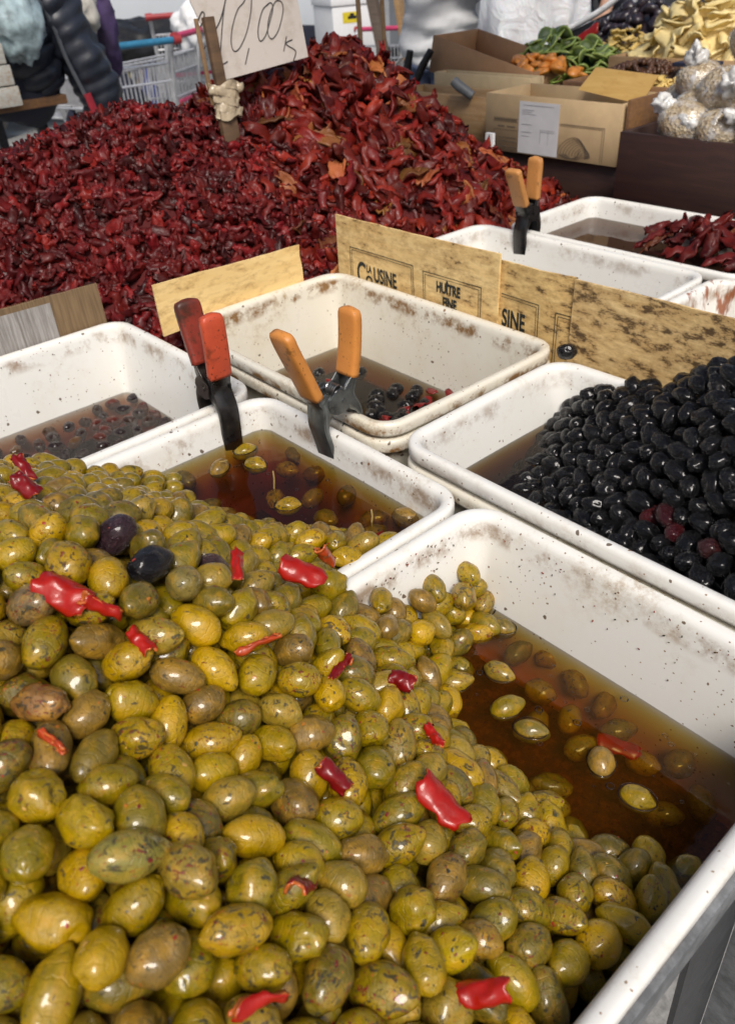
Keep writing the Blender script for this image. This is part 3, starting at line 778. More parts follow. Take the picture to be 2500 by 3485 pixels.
M_bl = black_mat('black_olive_skin'); M_bls = black_mat('black_olive_skin_merged', True)
BL = [olive_mesh('black_olive', [M_bl], 20+s, wr, dent=d, point=.03, ridge=.9, n=30, m=20) for s, wr, d in ((0, .10, .20), (1, .13, .26), (2, .08, .22), (3, .15, .18), (4, .12, .30))]
BL_K = ['wrinkled', 'deeply creased', 'plump', 'lumpy', 'shrivelled']
BL_RAW = [raw(olive_mesh('tmp', [], 20+s, .1, n=12, m=8, dent=.2)) for s in range(3)]
BP = [(-.509,.735,-.045),(-.487,.66,-.064),(-.462,.585,-.066),(-.425,.545,-.060),(-.385,.53,-.050),(-.30,.515,-.035),(-.25,.50,-.030),(-.2,.49,-.022),(-.13,.49,-.02),(-.45,.705,.000),(-.43,.66,-.012),(-.41,.69,.022),(-.40,.60,-.030),
      (-.36,.70,.042),(-.35,.62,.005),(-.33,.70,.066),(-.30,.70,.088),(-.28,.64,.068),(-.25,.60,.045),(-.24,.56,.008),(-.31,.56,-.012),(-.28,.70,.100),(-.23,.68,.105),(-.16,.65,.09),(-.15,.55,.02),(-.11,.62,.05),(-.11,.72,.06),(-.38,.72,.035),(-.2,.725,.08),
      (-.50,.60,-.10),(-.49,.52,-.10),(-.45,.50,-.09),(-.51,.49,-.12)]
bh0 = rbf(BP, 1e-4)
def bh(x, y): return np.minimum(bh0(x, y), .115)
def b_inside(g, n):
    q = np.column_stack([g.uniform(-.50, -.105, n*2), g.uniform(.49, .725, n*2)]); return q[bh(q[:, 0], q[:, 1]) > -.066]
def b_keep(p, a, b):
    ins = .012+.15*np.clip(.012-p[:, 2], 0, .15)
    p[:, 0] = np.clip(p[:, 0], -.522+LIP+ins*.4+b, -.085-LIP-ins*.4-b); p[:, 1] = np.clip(p[:, 1], .472+LIP+ins*.4+b, .742-LIP-ins*.2-b); return p
bp_, bax, ba, bb = pack(bh, b_inside, b_keep, 560, (.0112, .0152), (.0086, .0106), .026, its=60, tilt=.5, seed=9)
BFL = [(-.455,.62,-.056,.3),(-.44,.59,-.057,1.2),(-.47,.66,-.056,2.),(-.43,.57,-.056,.5),(-.478,.70,-.054,1.7),(-.455,.645,-.058,2.6),(-.41,.545,-.056,.2),(-.486,.72,-.050,1.),(-.44,.53,-.058,.9)]
bp_ = np.vstack([bp_, np.array([f[:3] for f in BFL])]); bax = np.vstack([bax, np.array([[math.cos(f[3]), math.sin(f[3]), .05] for f in BFL])]); ba = np.concatenate([ba, np.full(len(BFL), .0115)]); bb = np.concatenate([bb, np.full(len(BFL), .0092)])
nb = len(bp_); bvis = visible_pixels(bp_, (ba*bb*bb)**(1/3)); u_ = np.tile([0, 0, 1.], (nb, 1))+rng.normal(0, .5, (nb, 3)); bR = frames(bax, u_)
bord = np.argsort(-bvis); bord = [int(i) for i in bord if bvis[i] > 0 or True]
BM = [(-.44,.66,'left of the middle of the black heap'), (-.40,.58,'just above the black brine'), (-.36,.68,'on the far slope of the black heap'), (-.30,.58,'left of the dark red olives'), (-.24,.58,'behind the dark red olives'), (-.17,.56,'right of the dark red olives'), (-.33,.63,'in the middle of the black heap'), (-.27,.64,'above the dark red olives')]
def where_black(p):
    if p[2] < -.045: return 'floating at the edge of the black brine'
    if p[1] < .535: return 'along the near rim of its tub'
    if p[0] < -.40: return 'at the far corner of the black heap'
    if p[2] > .055: return 'high on the right of the black heap'
    return min(BM, key=lambda m: (m[0]-p[0])**2+(m[1]-p[1])**2)[2]
bobj = []
for i in bord[:280]:
    k = int(rng.integers(len(BL))); wz = where_black(bp_[i])
    o = obj('black_olive', BL[k], None, bp_[i], None, '%s black olive %s' % (BL_K[k], wz), 'olive', 'black olives '+wz, scale=(ba[i], bb[i], bb[i]*.95))
    o.rotation_mode = 'QUATERNION'; o.rotation_quaternion = Matrix(bR[i].tolist()).to_quaternion()
    v = rng.uniform(.6, 1.3); o.color = (.0065*v, .0060*v, .0068*v, 1); bobj.append((i, o))
for tgt, lab, cc in (((-.283,.56,-.01), 'dark red olive bright among the black ones above the near rim', (.10,.008,.010)), ((-.252,.561,-.01), 'crumpled red olive beside a stalk in the black heap', (.075,.007,.010)), ((-.262,.565,-.01), 'red brown wrinkled olive between two black ones near the rim', (.06,.008,.010)), ((-.218,.546,-.015), 'dull brown red olive low at the right of the black heap', (.055,.012,.012))):
    i, o = min(bobj, key=lambda t: float(np.linalg.norm(bp_[t[0]]-np.array(tgt)))+(0 if 'group' in t[1] else 1)+(0 if bvis[t[0]] > 5 else 1)); o['label'] = lab; o.color = (*cc, 1); del o['group']
o = obj('black_olive', BL[2], None, (-.507, .737, .0235), (.2, .1, .8), 'single black olive left on the rim corner between two tubs', 'olive', scale=(.0118, .0100, .0098)); o.color = (.006, .006, .007, 1)
join_stuff('black_olive_heap', [(BL_RAW[int(rng.integers(3))], bR[i], np.array([ba[i], bb[i], bb[i]]), bp_[i], (.006, .0055, .006)) for i in bord[280:]], [M_bls], 'smaller and half hidden black olives making up the rest of the black heap', 'olives')

# bits in the brine before the lettered boards
M_bn = black_mat('dark_bean_skin')
for k in range(52):
    t = rng.random()
    if k < 38: x, y = -.640-.05*rng.random()-.06*abs(rng.normal()), .60+.14*rng.random()+.012*rng.normal(); z = -.101+.030*max(0, 1-abs(x+.645)/.06)*rng.random()
    else: x, y, z = rng.uniform(-.93, -.70), rng.uniform(.53, .72), -.105
    red = rng.random() < .3
    wz = 'heaped at the right end' if k < 38 else 'floating loose'
    if red: o = obj('pepper_scrap', sheet_mesh('pepper_scrap', .022, .016, .7, .003, 100+k, [M_pepd, M_pepd], .001, 5, 4), None, (x, y, z+.004), (rng.uniform(-.4, .4), rng.uniform(-.4, .4), rng.uniform(0, 6)), 'dull red pepper scrap %s of the grey brine tub' % wz, 'pepper', 'red scraps '+wz)
    else:
        o = obj('black_olive', BL[k % 5], None, (x, y, z), (rng.uniform(-.4, .4), rng.uniform(-.4, .4), rng.uniform(0, 6)), 'small black olive %s of the grey brine tub' % wz, 'olive', 'small black olives '+wz, scale=(.0115, .0092, .009)); o.color = (.008, .007, .008, 1)
# beans / small olives in the left brine
pts = []
for _ in range(4000):
    q = np.array([rng.uniform(-1.05, -.775), rng.uniform(.10, .43)])
    if all(np.linalg.norm(q-p) > .0225 for p in pts): pts.append(q)
    if len(pts) > 120: break
for k, q in enumerate(pts):
    c, nm = [((.040,.018,.016), 'dark plum'), ((.055,.028,.022), 'dark plum'), ((.16,.03,.018), 'reddish'), ((.20,.10,.04), 'tan'), ((.03,.014,.016), 'dark plum'), ((.07,.03,.02), 'dark plum')][int(rng.choice(6, p=[.3, .22, .12, .06, .2, .1]))]
    near = 'near edge' if q[0] > -.88 else 'far corner' if q[1] > .33 else 'left side'
    o = obj('brined_olive', BL[k % 5], None, (q[0], q[1], -.1025+rng.uniform(-.003, .0015)), (rng.uniform(-.3, .3), rng.uniform(-.3, .3), rng.uniform(0, 6)), 'small %s olive just breaking the surface at the %s of the left brine' % (nm, near), 'olive', 'brined olives, %s %s' % (nm, near), scale=(.0108, .0078, .0075)); o.color = (*c, 1)

# ------------------------------------------------------------------ dried tomatoes
def tomato_mat(name, a, b, cspot, stuff=False, rough=.44):
    m = NT(name); c = m.coords(rnd=not stuff); nz = m.noise(c, 70, 5, .65); big = m.noise(c, 28, 3)
    if stuff:
        at = m.n('Attribute'); at.attribute_name = 'tint'; f = at.outputs['Color']
    else: f = m.objcolor()
    col = m.mix(m.ramp(big, [(.35, 0.0), (.65, 1.0)]), a, b)
    col = m.mix(1.0, col, f, 'MULTIPLY')
    col = m.mix(m.ramp(nz, [(.68, 0.0), (.80, .35)]), col, cspot)
    m.set(Base_Color=col, Roughness=m.ramp(nz, [(.3, rough-.12), (.7, rough+.25)]), Coat_Weight=.06, Coat_Roughness=.10, Specular_IOR_Level=.30)
    m.bump(m.math('ADD', nz, m.math('MULTIPLY', m.noise(c, 200, 3), .5)), .55, .0018); return m.mat
T_A = ((.060, .0036, .0042), (.130, .0062, .0052), (.17, .022, .008)); T_B = ((.100, .0055, .0045), (.195, .014, .006), (.30, .065, .016))
M_ta, M_tas = tomato_mat('tomato_small', *T_A), tomato_mat('tomato_small_merged', *T_A, True)
M_tb, M_tbs = tomato_mat('tomato_strip', *T_B), tomato_mat('tomato_strip_merged', *T_B, True)
FL = ((.22, .050, .014), (.30, .10, .03), (.45, .24, .09))
M_tf, M_tfs = tomato_mat('tomato_flesh', *FL, rough=.5), tomato_mat('tomato_flesh_merged', *FL, True, rough=.5)
def tset(mats, flesh, pre, lo=False):
    out = []
    for s in range(9):
        if pre == 'small': out.append(sheet_mesh('dried_tomato', .035*(1+.25*math.sin(s*2.1)), .027, (1.8, 2.3, 1.3, 2.7, -1.2, 2.0, 2.5, 1.6, 1.0)[s], .0070+.002*(s % 3), 200+s, [mats, mats], .0044, 8, 7, .5, taper=.30))
        else: out.append(sheet_mesh('dried_tomato_strip', .062*(1+.18*math.sin(s*1.7)), .032, (1.5, 2.2, .8, 1.1, -1.0, 1.8, 2.5, .6, 1.3)[s], .0075+.002*(s % 3), 230+s, [mats, flesh if s == 4 else mats], .0036, 9, 6, .45, end_curl=6*(s % 3), taper=.35))
    return out
TS, TSr = tset(M_ta, M_tf, 'small'), [raw(x) for x in tset(M_tas, M_tfs, 'small')]
TT, TTr = tset(M_tb, M_tf, 'strip'), [raw(x) for x in tset(M_tbs, M_tfs, 'strip')]
TP = []
for y, zr in ((.30,.10),(.38,.145),(.44,.168),(.57,.193),(.70,.213),(.80,.196),(.88,.190),(.95,.243),(1.03,.248),(1.10,.248),(1.18,.260),(1.24,.235),(1.30,.185),(1.36,.135),(1.42,.09)):
    TP += [(-1.38, y, zr), (-1.50, y+.02, zr-.010), (-1.62, y, zr-.07), (-1.75, y, zr-.17)]
    xt = -1.31 if y < .35 else -1.20 if y < .47 else -1.05 if y < .78 else -1.03
    zt = -.02
    if y < 1.16: TP += [(xt, y, zt), (xt-.5*(1.38+xt), y, zt+.57*(zr-zt))]
TP += [(-1.12,1.33,.010),(-1.25,1.33,.100),(-1.05,1.42,-.04),(-1.2,1.45,.02),(-1.3,1.5,.0),(-1.4,1.52,.02),(-1.02,1.25,-.035),(-1.10,1.25,.040),(-1.0,1.3,-.06),(-1.5,1.5,.02),(-1.35,.22,.07),(-1.2,.2,-.04),(-1.5,.2,.08),(-1.01,1.14,.0),(-1.07,1.14,.055),(-.99,.80,-.02),(-1.02,.82,.0)]
th0 = rbf(TP, 4e-4)
def thh(x, y): return np.clip(th0(x, y), -.13, .275)
def scatter(n, xr, yr, cond, seed, rmin):
    g = np.random.default_rng(seed); cell = {}; out = []
    for _ in range(n*14):
        x, y = g.uniform(*xr), g.uniform(*yr)
        if not cond(x, y): continue
        z = float(thh(x, y))
        if z < -.12: continue
        k = (int(x/rmin), int(y/rmin), int(z/rmin)); ok = True
        for a in (-1, 0, 1):
            for b in (-1, 0, 1):
                for c in (-1, 0, 1):
                    for p in cell.get((k[0]+a, k[1]+b, k[2]+c), ()):
                        if (p[0]-x)**2+(p[1]-y)**2+(p[2]-z)**2 < rmin*rmin: ok = False; break
        if ok: cell.setdefault(k, []).append((x, y, z)); out.append((x, y, z))
        if len(out) >= n: break
    return np.array(out), g
def bound(x): return .885+.16*(x+1.4)*-.6
def toe(x, y): return x < (-1.115 if y < .465 else -1.005 if y < .79 else -1.015 if y < 1.155 else -.965)
def heap_pieces(pos, g, lift, tiltd, kinds):
    n = len(pos); gx, gy = grad(thh, pos[:, 0], pos[:, 1]); nr = np.column_stack([-gx, -gy, np.ones(n)]); nr /= np.linalg.norm(nr, axis=1, keepdims=True)
    nr = nr+g.normal(0, tiltd, (n, 3)); nr /= np.linalg.norm(nr, axis=1, keepdims=True)
    ax = np.cross(nr, g.normal(0, 1, (n, 3))); R = frames(ax, nr); pos = pos+nr*g.uniform(-lift, lift*.6, n)[:, None]
    return pos, R, g.integers(0, 9, n), g.uniform(.85, 1.25, n)
sp, g1 = scatter(2500, (-1.62, -1.0), (.20, 1.02), lambda x, y: toe(x, y) and y < bound(x)+g_r.normal(0, .03), 21, .0142) if (g_r := np.random.default_rng(4)) else None
sp, sR, sk, ss = heap_pieces(sp, g1, .006, .50, 9)
for i_, o_ in ol_objs.items():            # the odd dark olives get a shrivelled dark skin
    if i_ in SPECIAL and SPECIAL[i_] and SPECIAL[i_].split()[0] in ('shiny', 'purple'): o_.data = BL[2]
tp, g2 = scatter(1500, (-1.66, -.96), (.80, 1.52), lambda x, y: toe(x, y) and y > bound(x)+g_r.normal(0, .03), 22, .0185)
tp, tR, tk, ts = heap_pieces(tp, g2, .010, .60, 9)
def place_heap(pos, R, kk, sc, meshes, raws, mats, name, heapname, labf, stuff_lab, cols):
    vis_ = visible_pixels(pos, .012*sc); order = [int(i) for i in np.argsort(-vis_)]; metas = []
    for c, i in enumerate(order):
        v = float(rng.choice(cols)*rng.uniform(.8, 1.2)); tint = (v, v*rng.uniform(.8, 1.3), v*rng.uniform(.8, 1.2))
        if c < 296:
            lab, grp = labf(pos[i], kk[i]); o = obj(name, meshes[kk[i]], None, pos[i], None, lab, 'dried tomato', grp, scale=(sc[i],)*3)
            o.rotation_mode = 'QUATERNION'; o.rotation_quaternion = Matrix(R[i].tolist()).to_quaternion(); o.color = (*tint, 1)
        else: metas.append((raws[kk[i]], R[i], np.array([sc[i]]*3), pos[i], tint))
    # the body of the mound below the pieces
    join_stuff(heapname, metas, mats, stuff_lab, 'dried tomatoes')
SH = ['cupped', 'folded', 'flat', 'rolled', 'flattened', 'curled', 'rolled', 'cupped', 'flat']
def lab_s(p, k):
    y0 = 'by the price stick' if p[1] > .78 else 'behind the grey card' if p[1] < .42 else 'right of the grey card' if p[1] < .53 else 'behind the plain board, left half' if p[1] < .64 else 'behind the plain board, right half'
    z = 'on the ridge' if p[2] > .165 else 'at the foot' if p[2] < .03 else 'on the slope'; y = 'by the price stick' if p[1] > .78 else y0
    return '%s dried tomato %s %s' % (SH[k], z.replace('on the ridge', 'on the left ridge').replace('at the foot', 'at the mound foot').replace('on the slope', 'on the left slope'), y), '%s dried tomatoes %s %s' % (SH[k], z, y)
def lab_t(p, k):
    z = 'near the peak' if p[2] > .19 else 'at the foot' if p[2] < .04 else 'halfway up'; y = 'beside the far tubs' if p[1] > 1.22 else 'above the far clamp' if p[1] > 1.08 else 'behind the lettered board' if p[1] > .98 else 'beside the price stick'
    return '%s red tomato strip %s of the tall mound, %s' % (SH[k], z, y), '%s tomato strips %s %s' % (SH[k], z, y)
for r_ in TSr: r_['m'] = r_['m']*0
for s_, r_ in enumerate(TTr):
    if s_ != 4: r_['m'] = r_['m']*0
place_heap(sp, sR, sk, ss, TS, TSr, [M_tas, M_tfs], 'dried_tomato', 'dried_tomato_heap', lab_s, 'countless more small dried tomatoes of the left mound', [.40, .75, 1, 1.2, 1.5])
place_heap(tp, tR, tk, ts, TT, TTr, [M_tbs, M_tfs], 'dried_tomato_strip', 'dried_tomato_strip_heap', lab_t, 'the remaining dried tomato strips of the tall mound', [.4, .65, .85, 1.05, 1.35])
# solid core under the loose pieces
nx, ny = 40, 70; V = []; F = []
for i in range(nx+1):
    for j in range(ny+1):
        x, y = -1.80+.84*i/nx, .12+1.42*j/ny
        zz = float(thh(x, y))-.008 if toe(x-.012, y) else -.14
        V.append((x, y, max(-.14, zz+.004*mnoise.noise(Vector((x*60, y*60, 0))))))
for i in range(nx):
    for j in range(ny): F.append((i*(ny+1)+j, (i+1)*(ny+1)+j, (i+1)*(ny+1)+j+1, i*(ny+1)+j+1))
n0 = len(V); V += [(x, y, -.144) for x, y, _ in V[:n0]]
F += [tuple(n0+k for k in f[::-1]) for f in F[:nx*ny]]
obj('dried_tomato_mass', mesh_of('dried_tomato_mass', V, F, [simple('tomato_core', (.075, .006, .006), .95, bump=.6, scale=90, rnd=False)]), label='packed dark red dried tomatoes deep inside the mounds', cat='dried tomatoes', kind='stuff')

# strips in the rear tub
for k in range(46):
    x = -.80+.29*rng.beta(1.6, 1.0); y = rng.uniform(1.185, 1.385); hgt = .055*max(0, 1-((x+.60)/.22)**2)*max(.2, 1-((y-1.27)/.14)**2)
    z = -.034+hgt*rng.uniform(.7, 1.1)
    side = 'left end' if x < -.68 else 'middle' if x < -.58 else 'right end'
    o = obj('tomato_strip', TT[k % 9], None, (x, y, z), (rng.normal(0, .5), rng.normal(0, .5), rng.uniform(0, 6)), 'dark wet tomato strip at the %s of the heap in the rearmost tub' % side, 'dried tomato', 'rear tub strips '+side, scale=(.95,)*3)
    v = rng.uniform(.35, .7); o.color = (v, v, v*1.4, 1)
# ------------------------------------------------------------------ ground, table, boards
M_conc = NT('concrete'); c = M_conc.coords(rnd=False); n1 = M_conc.noise(c, 3, 8, .6); n2 = M_conc.noise(c, 60, 4, .7)
M_conc.set(Base_Color=M_conc.mix(.45, M_conc.ramp(n1, [(.3, (.17,.17,.165)), (.7, (.34,.335,.32))]), M_conc.ramp(n2, [(.35, (.10,.10,.10)), (.65, (.42,.41,.39))])), Roughness=M_conc.ramp(n1, [(.35, .35), (.6, .85)]))
M_conc.bump(n2, .3, .003)
V = []; F = []; N = 24
for i in range(N+1):
    for j in range(N+1):
        u, v = (i/N*2-1), (j/N*2-1); V.append((60*u*abs(u)**1.5, 60*v*abs(v)**1.5, -.85+.006*mnoise.noise(Vector((u*40, v*40, 0)))))
for i in range(N):
    for j in range(N): F.append((i*(N+1)+j, (i+1)*(N+1)+j, (i+1)*(N+1)+j+1, i*(N+1)+j+1))
obj('ground', mesh_of('ground', V, F, [M_conc.mat]), kind='structure')

M_galv = NT('galvanised_steel'); c = M_galv.coords(); M_galv.set(Base_Color=M_galv.mix(M_galv.ramp(M_galv.noise(c, 45, 6, .75), [(.4, 0.0), (.7, 1.0)]), (.13,.135,.14), (.30,.31,.32)), Metallic=.35, Roughness=.55)
M_galv.bump(M_galv.noise(c, 160, 3), .25, .001); M_galv = M_galv.mat
M_darksteel = simple('dark_steel', (.045,.047,.05), .5, .3, .35, 70, .3)
t = empty('market_table', (-.9, .7, -.85), 'grey steel market table carrying the white tubs', 'table')
b = MB(); off = Vector((.9, -.7, .85))
def tb(name, mat, boxes, bevel=.001):
    q = MB()
    for bx in boxes: q.box(bx[0]+.9, bx[1]+.9, bx[2]-.7, bx[3]-.7, bx[4]+.85, bx[5]+.85)
    return q.build(name, mat, t, bevel=bevel, smooth=False)
tb('front_rail', M_galv, [(-.0632, -.0582, -.6, 2.2, -.037, -.010)])
tb('front_rail_flange', M_galv, [(-.0632-.010, -.0634, -.6, 2.2, -.037, -.033)])
tb('table_top', M_darksteel, [(-1.85, -.11, -.6, 1.52, -.168, -.146)])
tb('end_rail', M_galv, [(-1.85, -.10, 1.523, 1.53, -.17, -.06)])
def leg(y, lean, x=-.07):
    q = MB(); top = Vector((x, y, -.04)); bot = Vector((x, y+lean, -.85))
    v = []
    for p in (top, bot):
        for dx, dy in ((0, 0), (0, .072), (-.004, .072), (-.004, 0)): v.append(p+Vector((dx, dy, 0))-Vector((-.9, .7, -.85)))
    q.add(v, [(3,2,1,0),(4,5,6,7),(0,1,5,4),(1,2,6,5),(2,3,7,6),(3,0,4,7)])
    v = []
    for p in (top, bot):
        for dx, dy in ((.0005, .0725), (.024, .0725), (.024, .0765), (.0005, .0765)): v.append(p+Vector((dx, dy, 0))-Vector((-.9, .7, -.85)))
    q.add(v, [(3,2,1,0),(4,5,6,7),(0,1,5,4),(1,2,6,5),(2,3,7,6),(3,0,4,7)], 1)
    return q.build('leg', [M_darksteel, M_galv], t)
leg(.278, .10, -.0655); leg(-.4, -.1, -.0655); leg(1.3, .1, -1.7); leg(-.3, -.1, -1.7)

def wood_mat(name, a, b, stain=0, grain=1.0, dirt=(.06,.03,.012)):
    m = NT(name); c = m.coords(stretch=(1, 1, 9)); c2 = m.coords(); nz = m.noise(c, 9, 7, .62, dist=.5)
    col = m.mix(m.ramp(nz, [(.3, 0.0), (.7, 1.0)]), a, b)
    if stain:
        e = .66-.16*stain
        sx = m.noise(m.coords(stretch=(.42, 1, 1)), 92, 9, .74); sy = m.noise(m.coords(stretch=(.20, 1, 1)), 105, 4, .6); big = m.noise(c2, 13, 4, .6)
        k = m.math('ADD', m.math('MULTIPLY', sx, .75), m.math('MULTIPLY', big, .25))
        col = m.mix(m.ramp(sy, [(.45, 0.0), (.75, .45*min(1, stain))]), col, (.36, .20, .06))
        col = m.mix(m.ramp(k, [(e-.13, 0.0), (e, .55)]), col, (.34, .17, .045))
        col = m.mix(m.ramp(k, [(e-.01, 0.0), (e+.05, .9)]), col, dirt)
    m.set(Base_Color=col, Roughness=.62); m.bump(nz, .2, .001); return m.mat
M_w1 = wood_mat('veneer_clean', (.80,.55,.22), (.90,.67,.31), .22)
M_w2 = wood_mat('veneer_lettered', (.84,.58,.24), (.93,.70,.33), .50)
M_w3 = wood_mat('veneer_stained', (.82,.55,.21), (.92,.68,.30), .70)
M_w4 = wood_mat('veneer_mottled', (.82,.57,.24), (.92,.70,.35), .88)
M_ink = simple('ink', (.016,.022,.022), .6)
def board(name, p0, p1, zb0, zb1, zt0, zt1, th, mat, lab, cat='board', ragged=0, n=14):
    """upright thin board from p0 to p1 (xy) with its own lower and upper edge heights; local X along the board, Z up, -Y is the face towards the tubs"""
    p0, p1 = Vector((*p0, 0)), Vector((*p1, 0)); L = (p1-p0).length; V = []; F = []; g = random.Random(len(name)+int(L*1e4))
    for i in range(n+1):
        u = i/n; zb = zb0+(zb1-zb0)*u; zt = zt0+(zt1-zt0)*u+g.uniform(-1, 1)*.0006
        for y in (0, th):
            for k in range(5):
                z = zb+(zt-zb)*k/4; x = u*L
                if ragged and i == n: x += g.uniform(-ragged, ragged)
                V.append((x, y+.002*math.sin(u*5+k*.4), z))
    for i in range(n):
        for k in range(4):
            a = i*10+k; F.append((a, a+10, a+11, a+1)); F.append((a+5, a+6, a+16, a+15))
        F.append((i*10, i*10+5, i*10+15, i*10+10)); F.append((i*10+4, i*10+14, i*10+19, i*10+9))
    for k in range(4): F.append((k, k+1, k+6, k+5)); e = n*10+k; F.append((e, e+5, e+6, e+1))
    d = p1-p0
    return obj(name, mesh_of(name, V, F, [mat], False), None, p0, (0, 0, math.atan2(d.y, d.x)), lab, cat)
def lettering(txt, parent, x, z, size, sx=.72, y=-.0006, name='lettering', rot=0, mat=None, bold=.0, spacing=1.0):
    cu = bpy.data.curves.new('txt', 'FONT'); cu.body = txt; cu.size = size; cu.extrude = .0001; cu.offset = bold; cu.resolution_u = 4; cu.space_character = spacing
    tmp = bpy.data.objects.new('tmp', cu); COL.objects.link(tmp); dg = bpy.context.evaluated_depsgraph_get(); me = bpy.data.meshes.new_from_object(tmp.evaluated_get(dg))
    bpy.data.objects.remove(tmp, do_unlink=True); me.name = name; me.materials.clear(); me.materials.append(mat or M_ink)
    return obj(name, me, parent, (x, y, z), (PI/2, rot, 0), scale=(sx, 1, 1))
def ruled(parent, x0, x1, z0, z1, w=.0009, name='printed_frame', y=-.0005, open_bottom=True, mat=None):
    q = MB()
    for (a, b, c, d) in ((x0, x0+w, z0, z1), (x1-w, x1, z0, z1), (x0+w, x1-w, z1-w, z1)): q.box(a, b, y-.0001, y+.0001, c, d)
    if not open_bottom: q.box(x0+w, x1-w, y-.0001, y+.0001, z0, z0+w)
    return q.build(name, mat or M_ink, parent)
# lettered board: LA COUSINE / HUITRE FINE
bd = board('wooden_board', (-.985, .787), (-.655, .787), -.03, -.03, .0925, .0965, .003, M_w2, 'stained wooden board with two framed prints of black lettering behind the middle tub')
def curve_off(o, L):       # print follows the slight bow of the board
    for ch in o.children:
        me = ch.data; mw = Matrix.LocRotScale(ch.location, ch.rotation_euler, ch.scale); inv = mw.inverted()
        for v in me.vertices:
            p = mw @ v.co; u = p.x/L; p.y += .002*math.sin(u*5+max(0, min(4, (p.z+.03)/.031))*.4)
            v.co = inv @ p
ruled(bd, .030, .172, -.03, .050); ruled(bd, .034, .168, -.03, .046, .0006)
ruled(bd, .192, .302, -.03, .047); ruled(bd, .196, .298, -.03, .043, .0006)
lettering('C', bd, .044, -.004, .050, .62, bold=.0008); lettering('LA', bd, .067, .0175, .016, .62, bold=.0004); lettering('O', bd, .064, -.003, .022, .9, bold=.0006); lettering('USINE', bd, .083, .0065, .031, .62, bold=.0008)
lettering('HUÎTRE', bd, .219, .0235, .0205, .66, bold=.0008); lettering('FINE', bd, .231, .0035, .0205, .66, bold=.0008)
curve_off(bd, .33)
bd = board('wooden_board', (-.664, .7915), (-.5405, .7915), -.03, -.03, .086, .0885, .003, M_w3, 'shorter stained board whose black lettering is cut off at its left')
ruled(bd, -.01, .073, -.03, .044); ruled(bd, -.01, .069, -.03, .040, .0006); ruled(bd, .099, .123, -.03, .041); ruled(bd, .103, .123, -.03, .037, .0006)
lettering('SINE', bd, .0115, .001, .033, .60, bold=.0009)
for ch in list(bd.children):
    me = ch.data; mw = Matrix.LocRotScale(ch.location, ch.rotation_euler, ch.scale); inv = mw.inverted()
    bm = bmesh.new(); bm.from_mesh(me); bm.transform(mw); bmesh.ops.bisect_plane(bm, geom=bm.verts[:]+bm.edges[:]+bm.faces[:], plane_co=(.0095, 0, 0), plane_no=(-1, 0, 0), clear_outer=True)
    bmesh.ops.bisect_plane(bm, geom=bm.verts[:]+bm.edges[:]+bm.faces[:], plane_co=(.1228, 0, 0), plane_no=(1, 0, 0), clear_outer=True); bm.transform(inv); bm.to_mesh(me); bm.free()
curve_off(bd, .1235)
board('wooden_board', (-.540, .786), (-.08, .778), -.03, -.03, .0885, .097, .003, M_w4, 'heavily mottled brown board without letters behind the black olives')
board('wooden_board', (-.990, .470), (-.985, .715), -.005, .000, .068, .064, .003, M_w1, 'plain pale wooden board standing between tomato mound and middle tub', ragged=.0015)
M_card = NT('grey_cardboard'); c = M_card.coords(); st = M_card.coords(stretch=(26, 1, 1.5)); M_card.set(Base_Color=M_card.mix(M_card.ramp(M_card.noise(st, 14, 4), [(.35, 0.0), (.65, 1.0)]), (.155,.10,.05), (.25,.165,.085)), Roughness=.8); M_card = M_card.mat
M_lab = NT('worn_label'); st = M_lab.coords(stretch=(26, 1, 1.5)); M_lab.set(Base_Color=M_lab.mix(M_lab.ramp(M_lab.noise(st, 12, 5, .7), [(.35, 0.0), (.65, 1.0)]), (.21,.19,.17), (.44,.42,.40)), Roughness=.7); M_lab = M_lab.mat
bd = board('cardboard_strip', (-1.101, .10), (-1.098, .437), -.018, -.014, .062, .056, .004, M_card, 'grey brown corrugated cardboard strip on the rim of the left tub', 'cardboard')
V = []; F = []
for y0 in (-.0005, -.0011):
    for i in range(19):
        for k in range(5): x = .264*i/18; z = -.014+.068*k/4-.0045*x/.264*(k/4); V.append((x, y0+.002*math.sin(x/.337*5+k*.4*.93), z))
for i in range(18):
    for k in range(4): a = i*5+k; F.append((a, a+1, a+6, a+5)); F.append((95+a, 95+a+5, 95+a+6, 95+a+1))
for i in range(18): F.append((i*5+4, 95+i*5+4, 95+i*5+9, i*5+9))
for k in range(4): a = 90+k; F.append((a, a+1, 95+a+1, 95+a))
obj('paper_label', mesh_of('paper_label', V, F, [M_lab], False), bd, label='worn greyish white paper label')
q = MB()
for k in range(120): x = .002+.0028*k; q.tube([(x, .0021, .0595-.006*x/.337), (x+.0014, .0021, .0628-.006*x/.337), (x+.0028, .0021, .0595-.006*x/.337)], .0005, 4, cap=False)
q.build('flute_edge', simple('card_flute', (.24,.155,.07), .8), bd, kind='stuff')

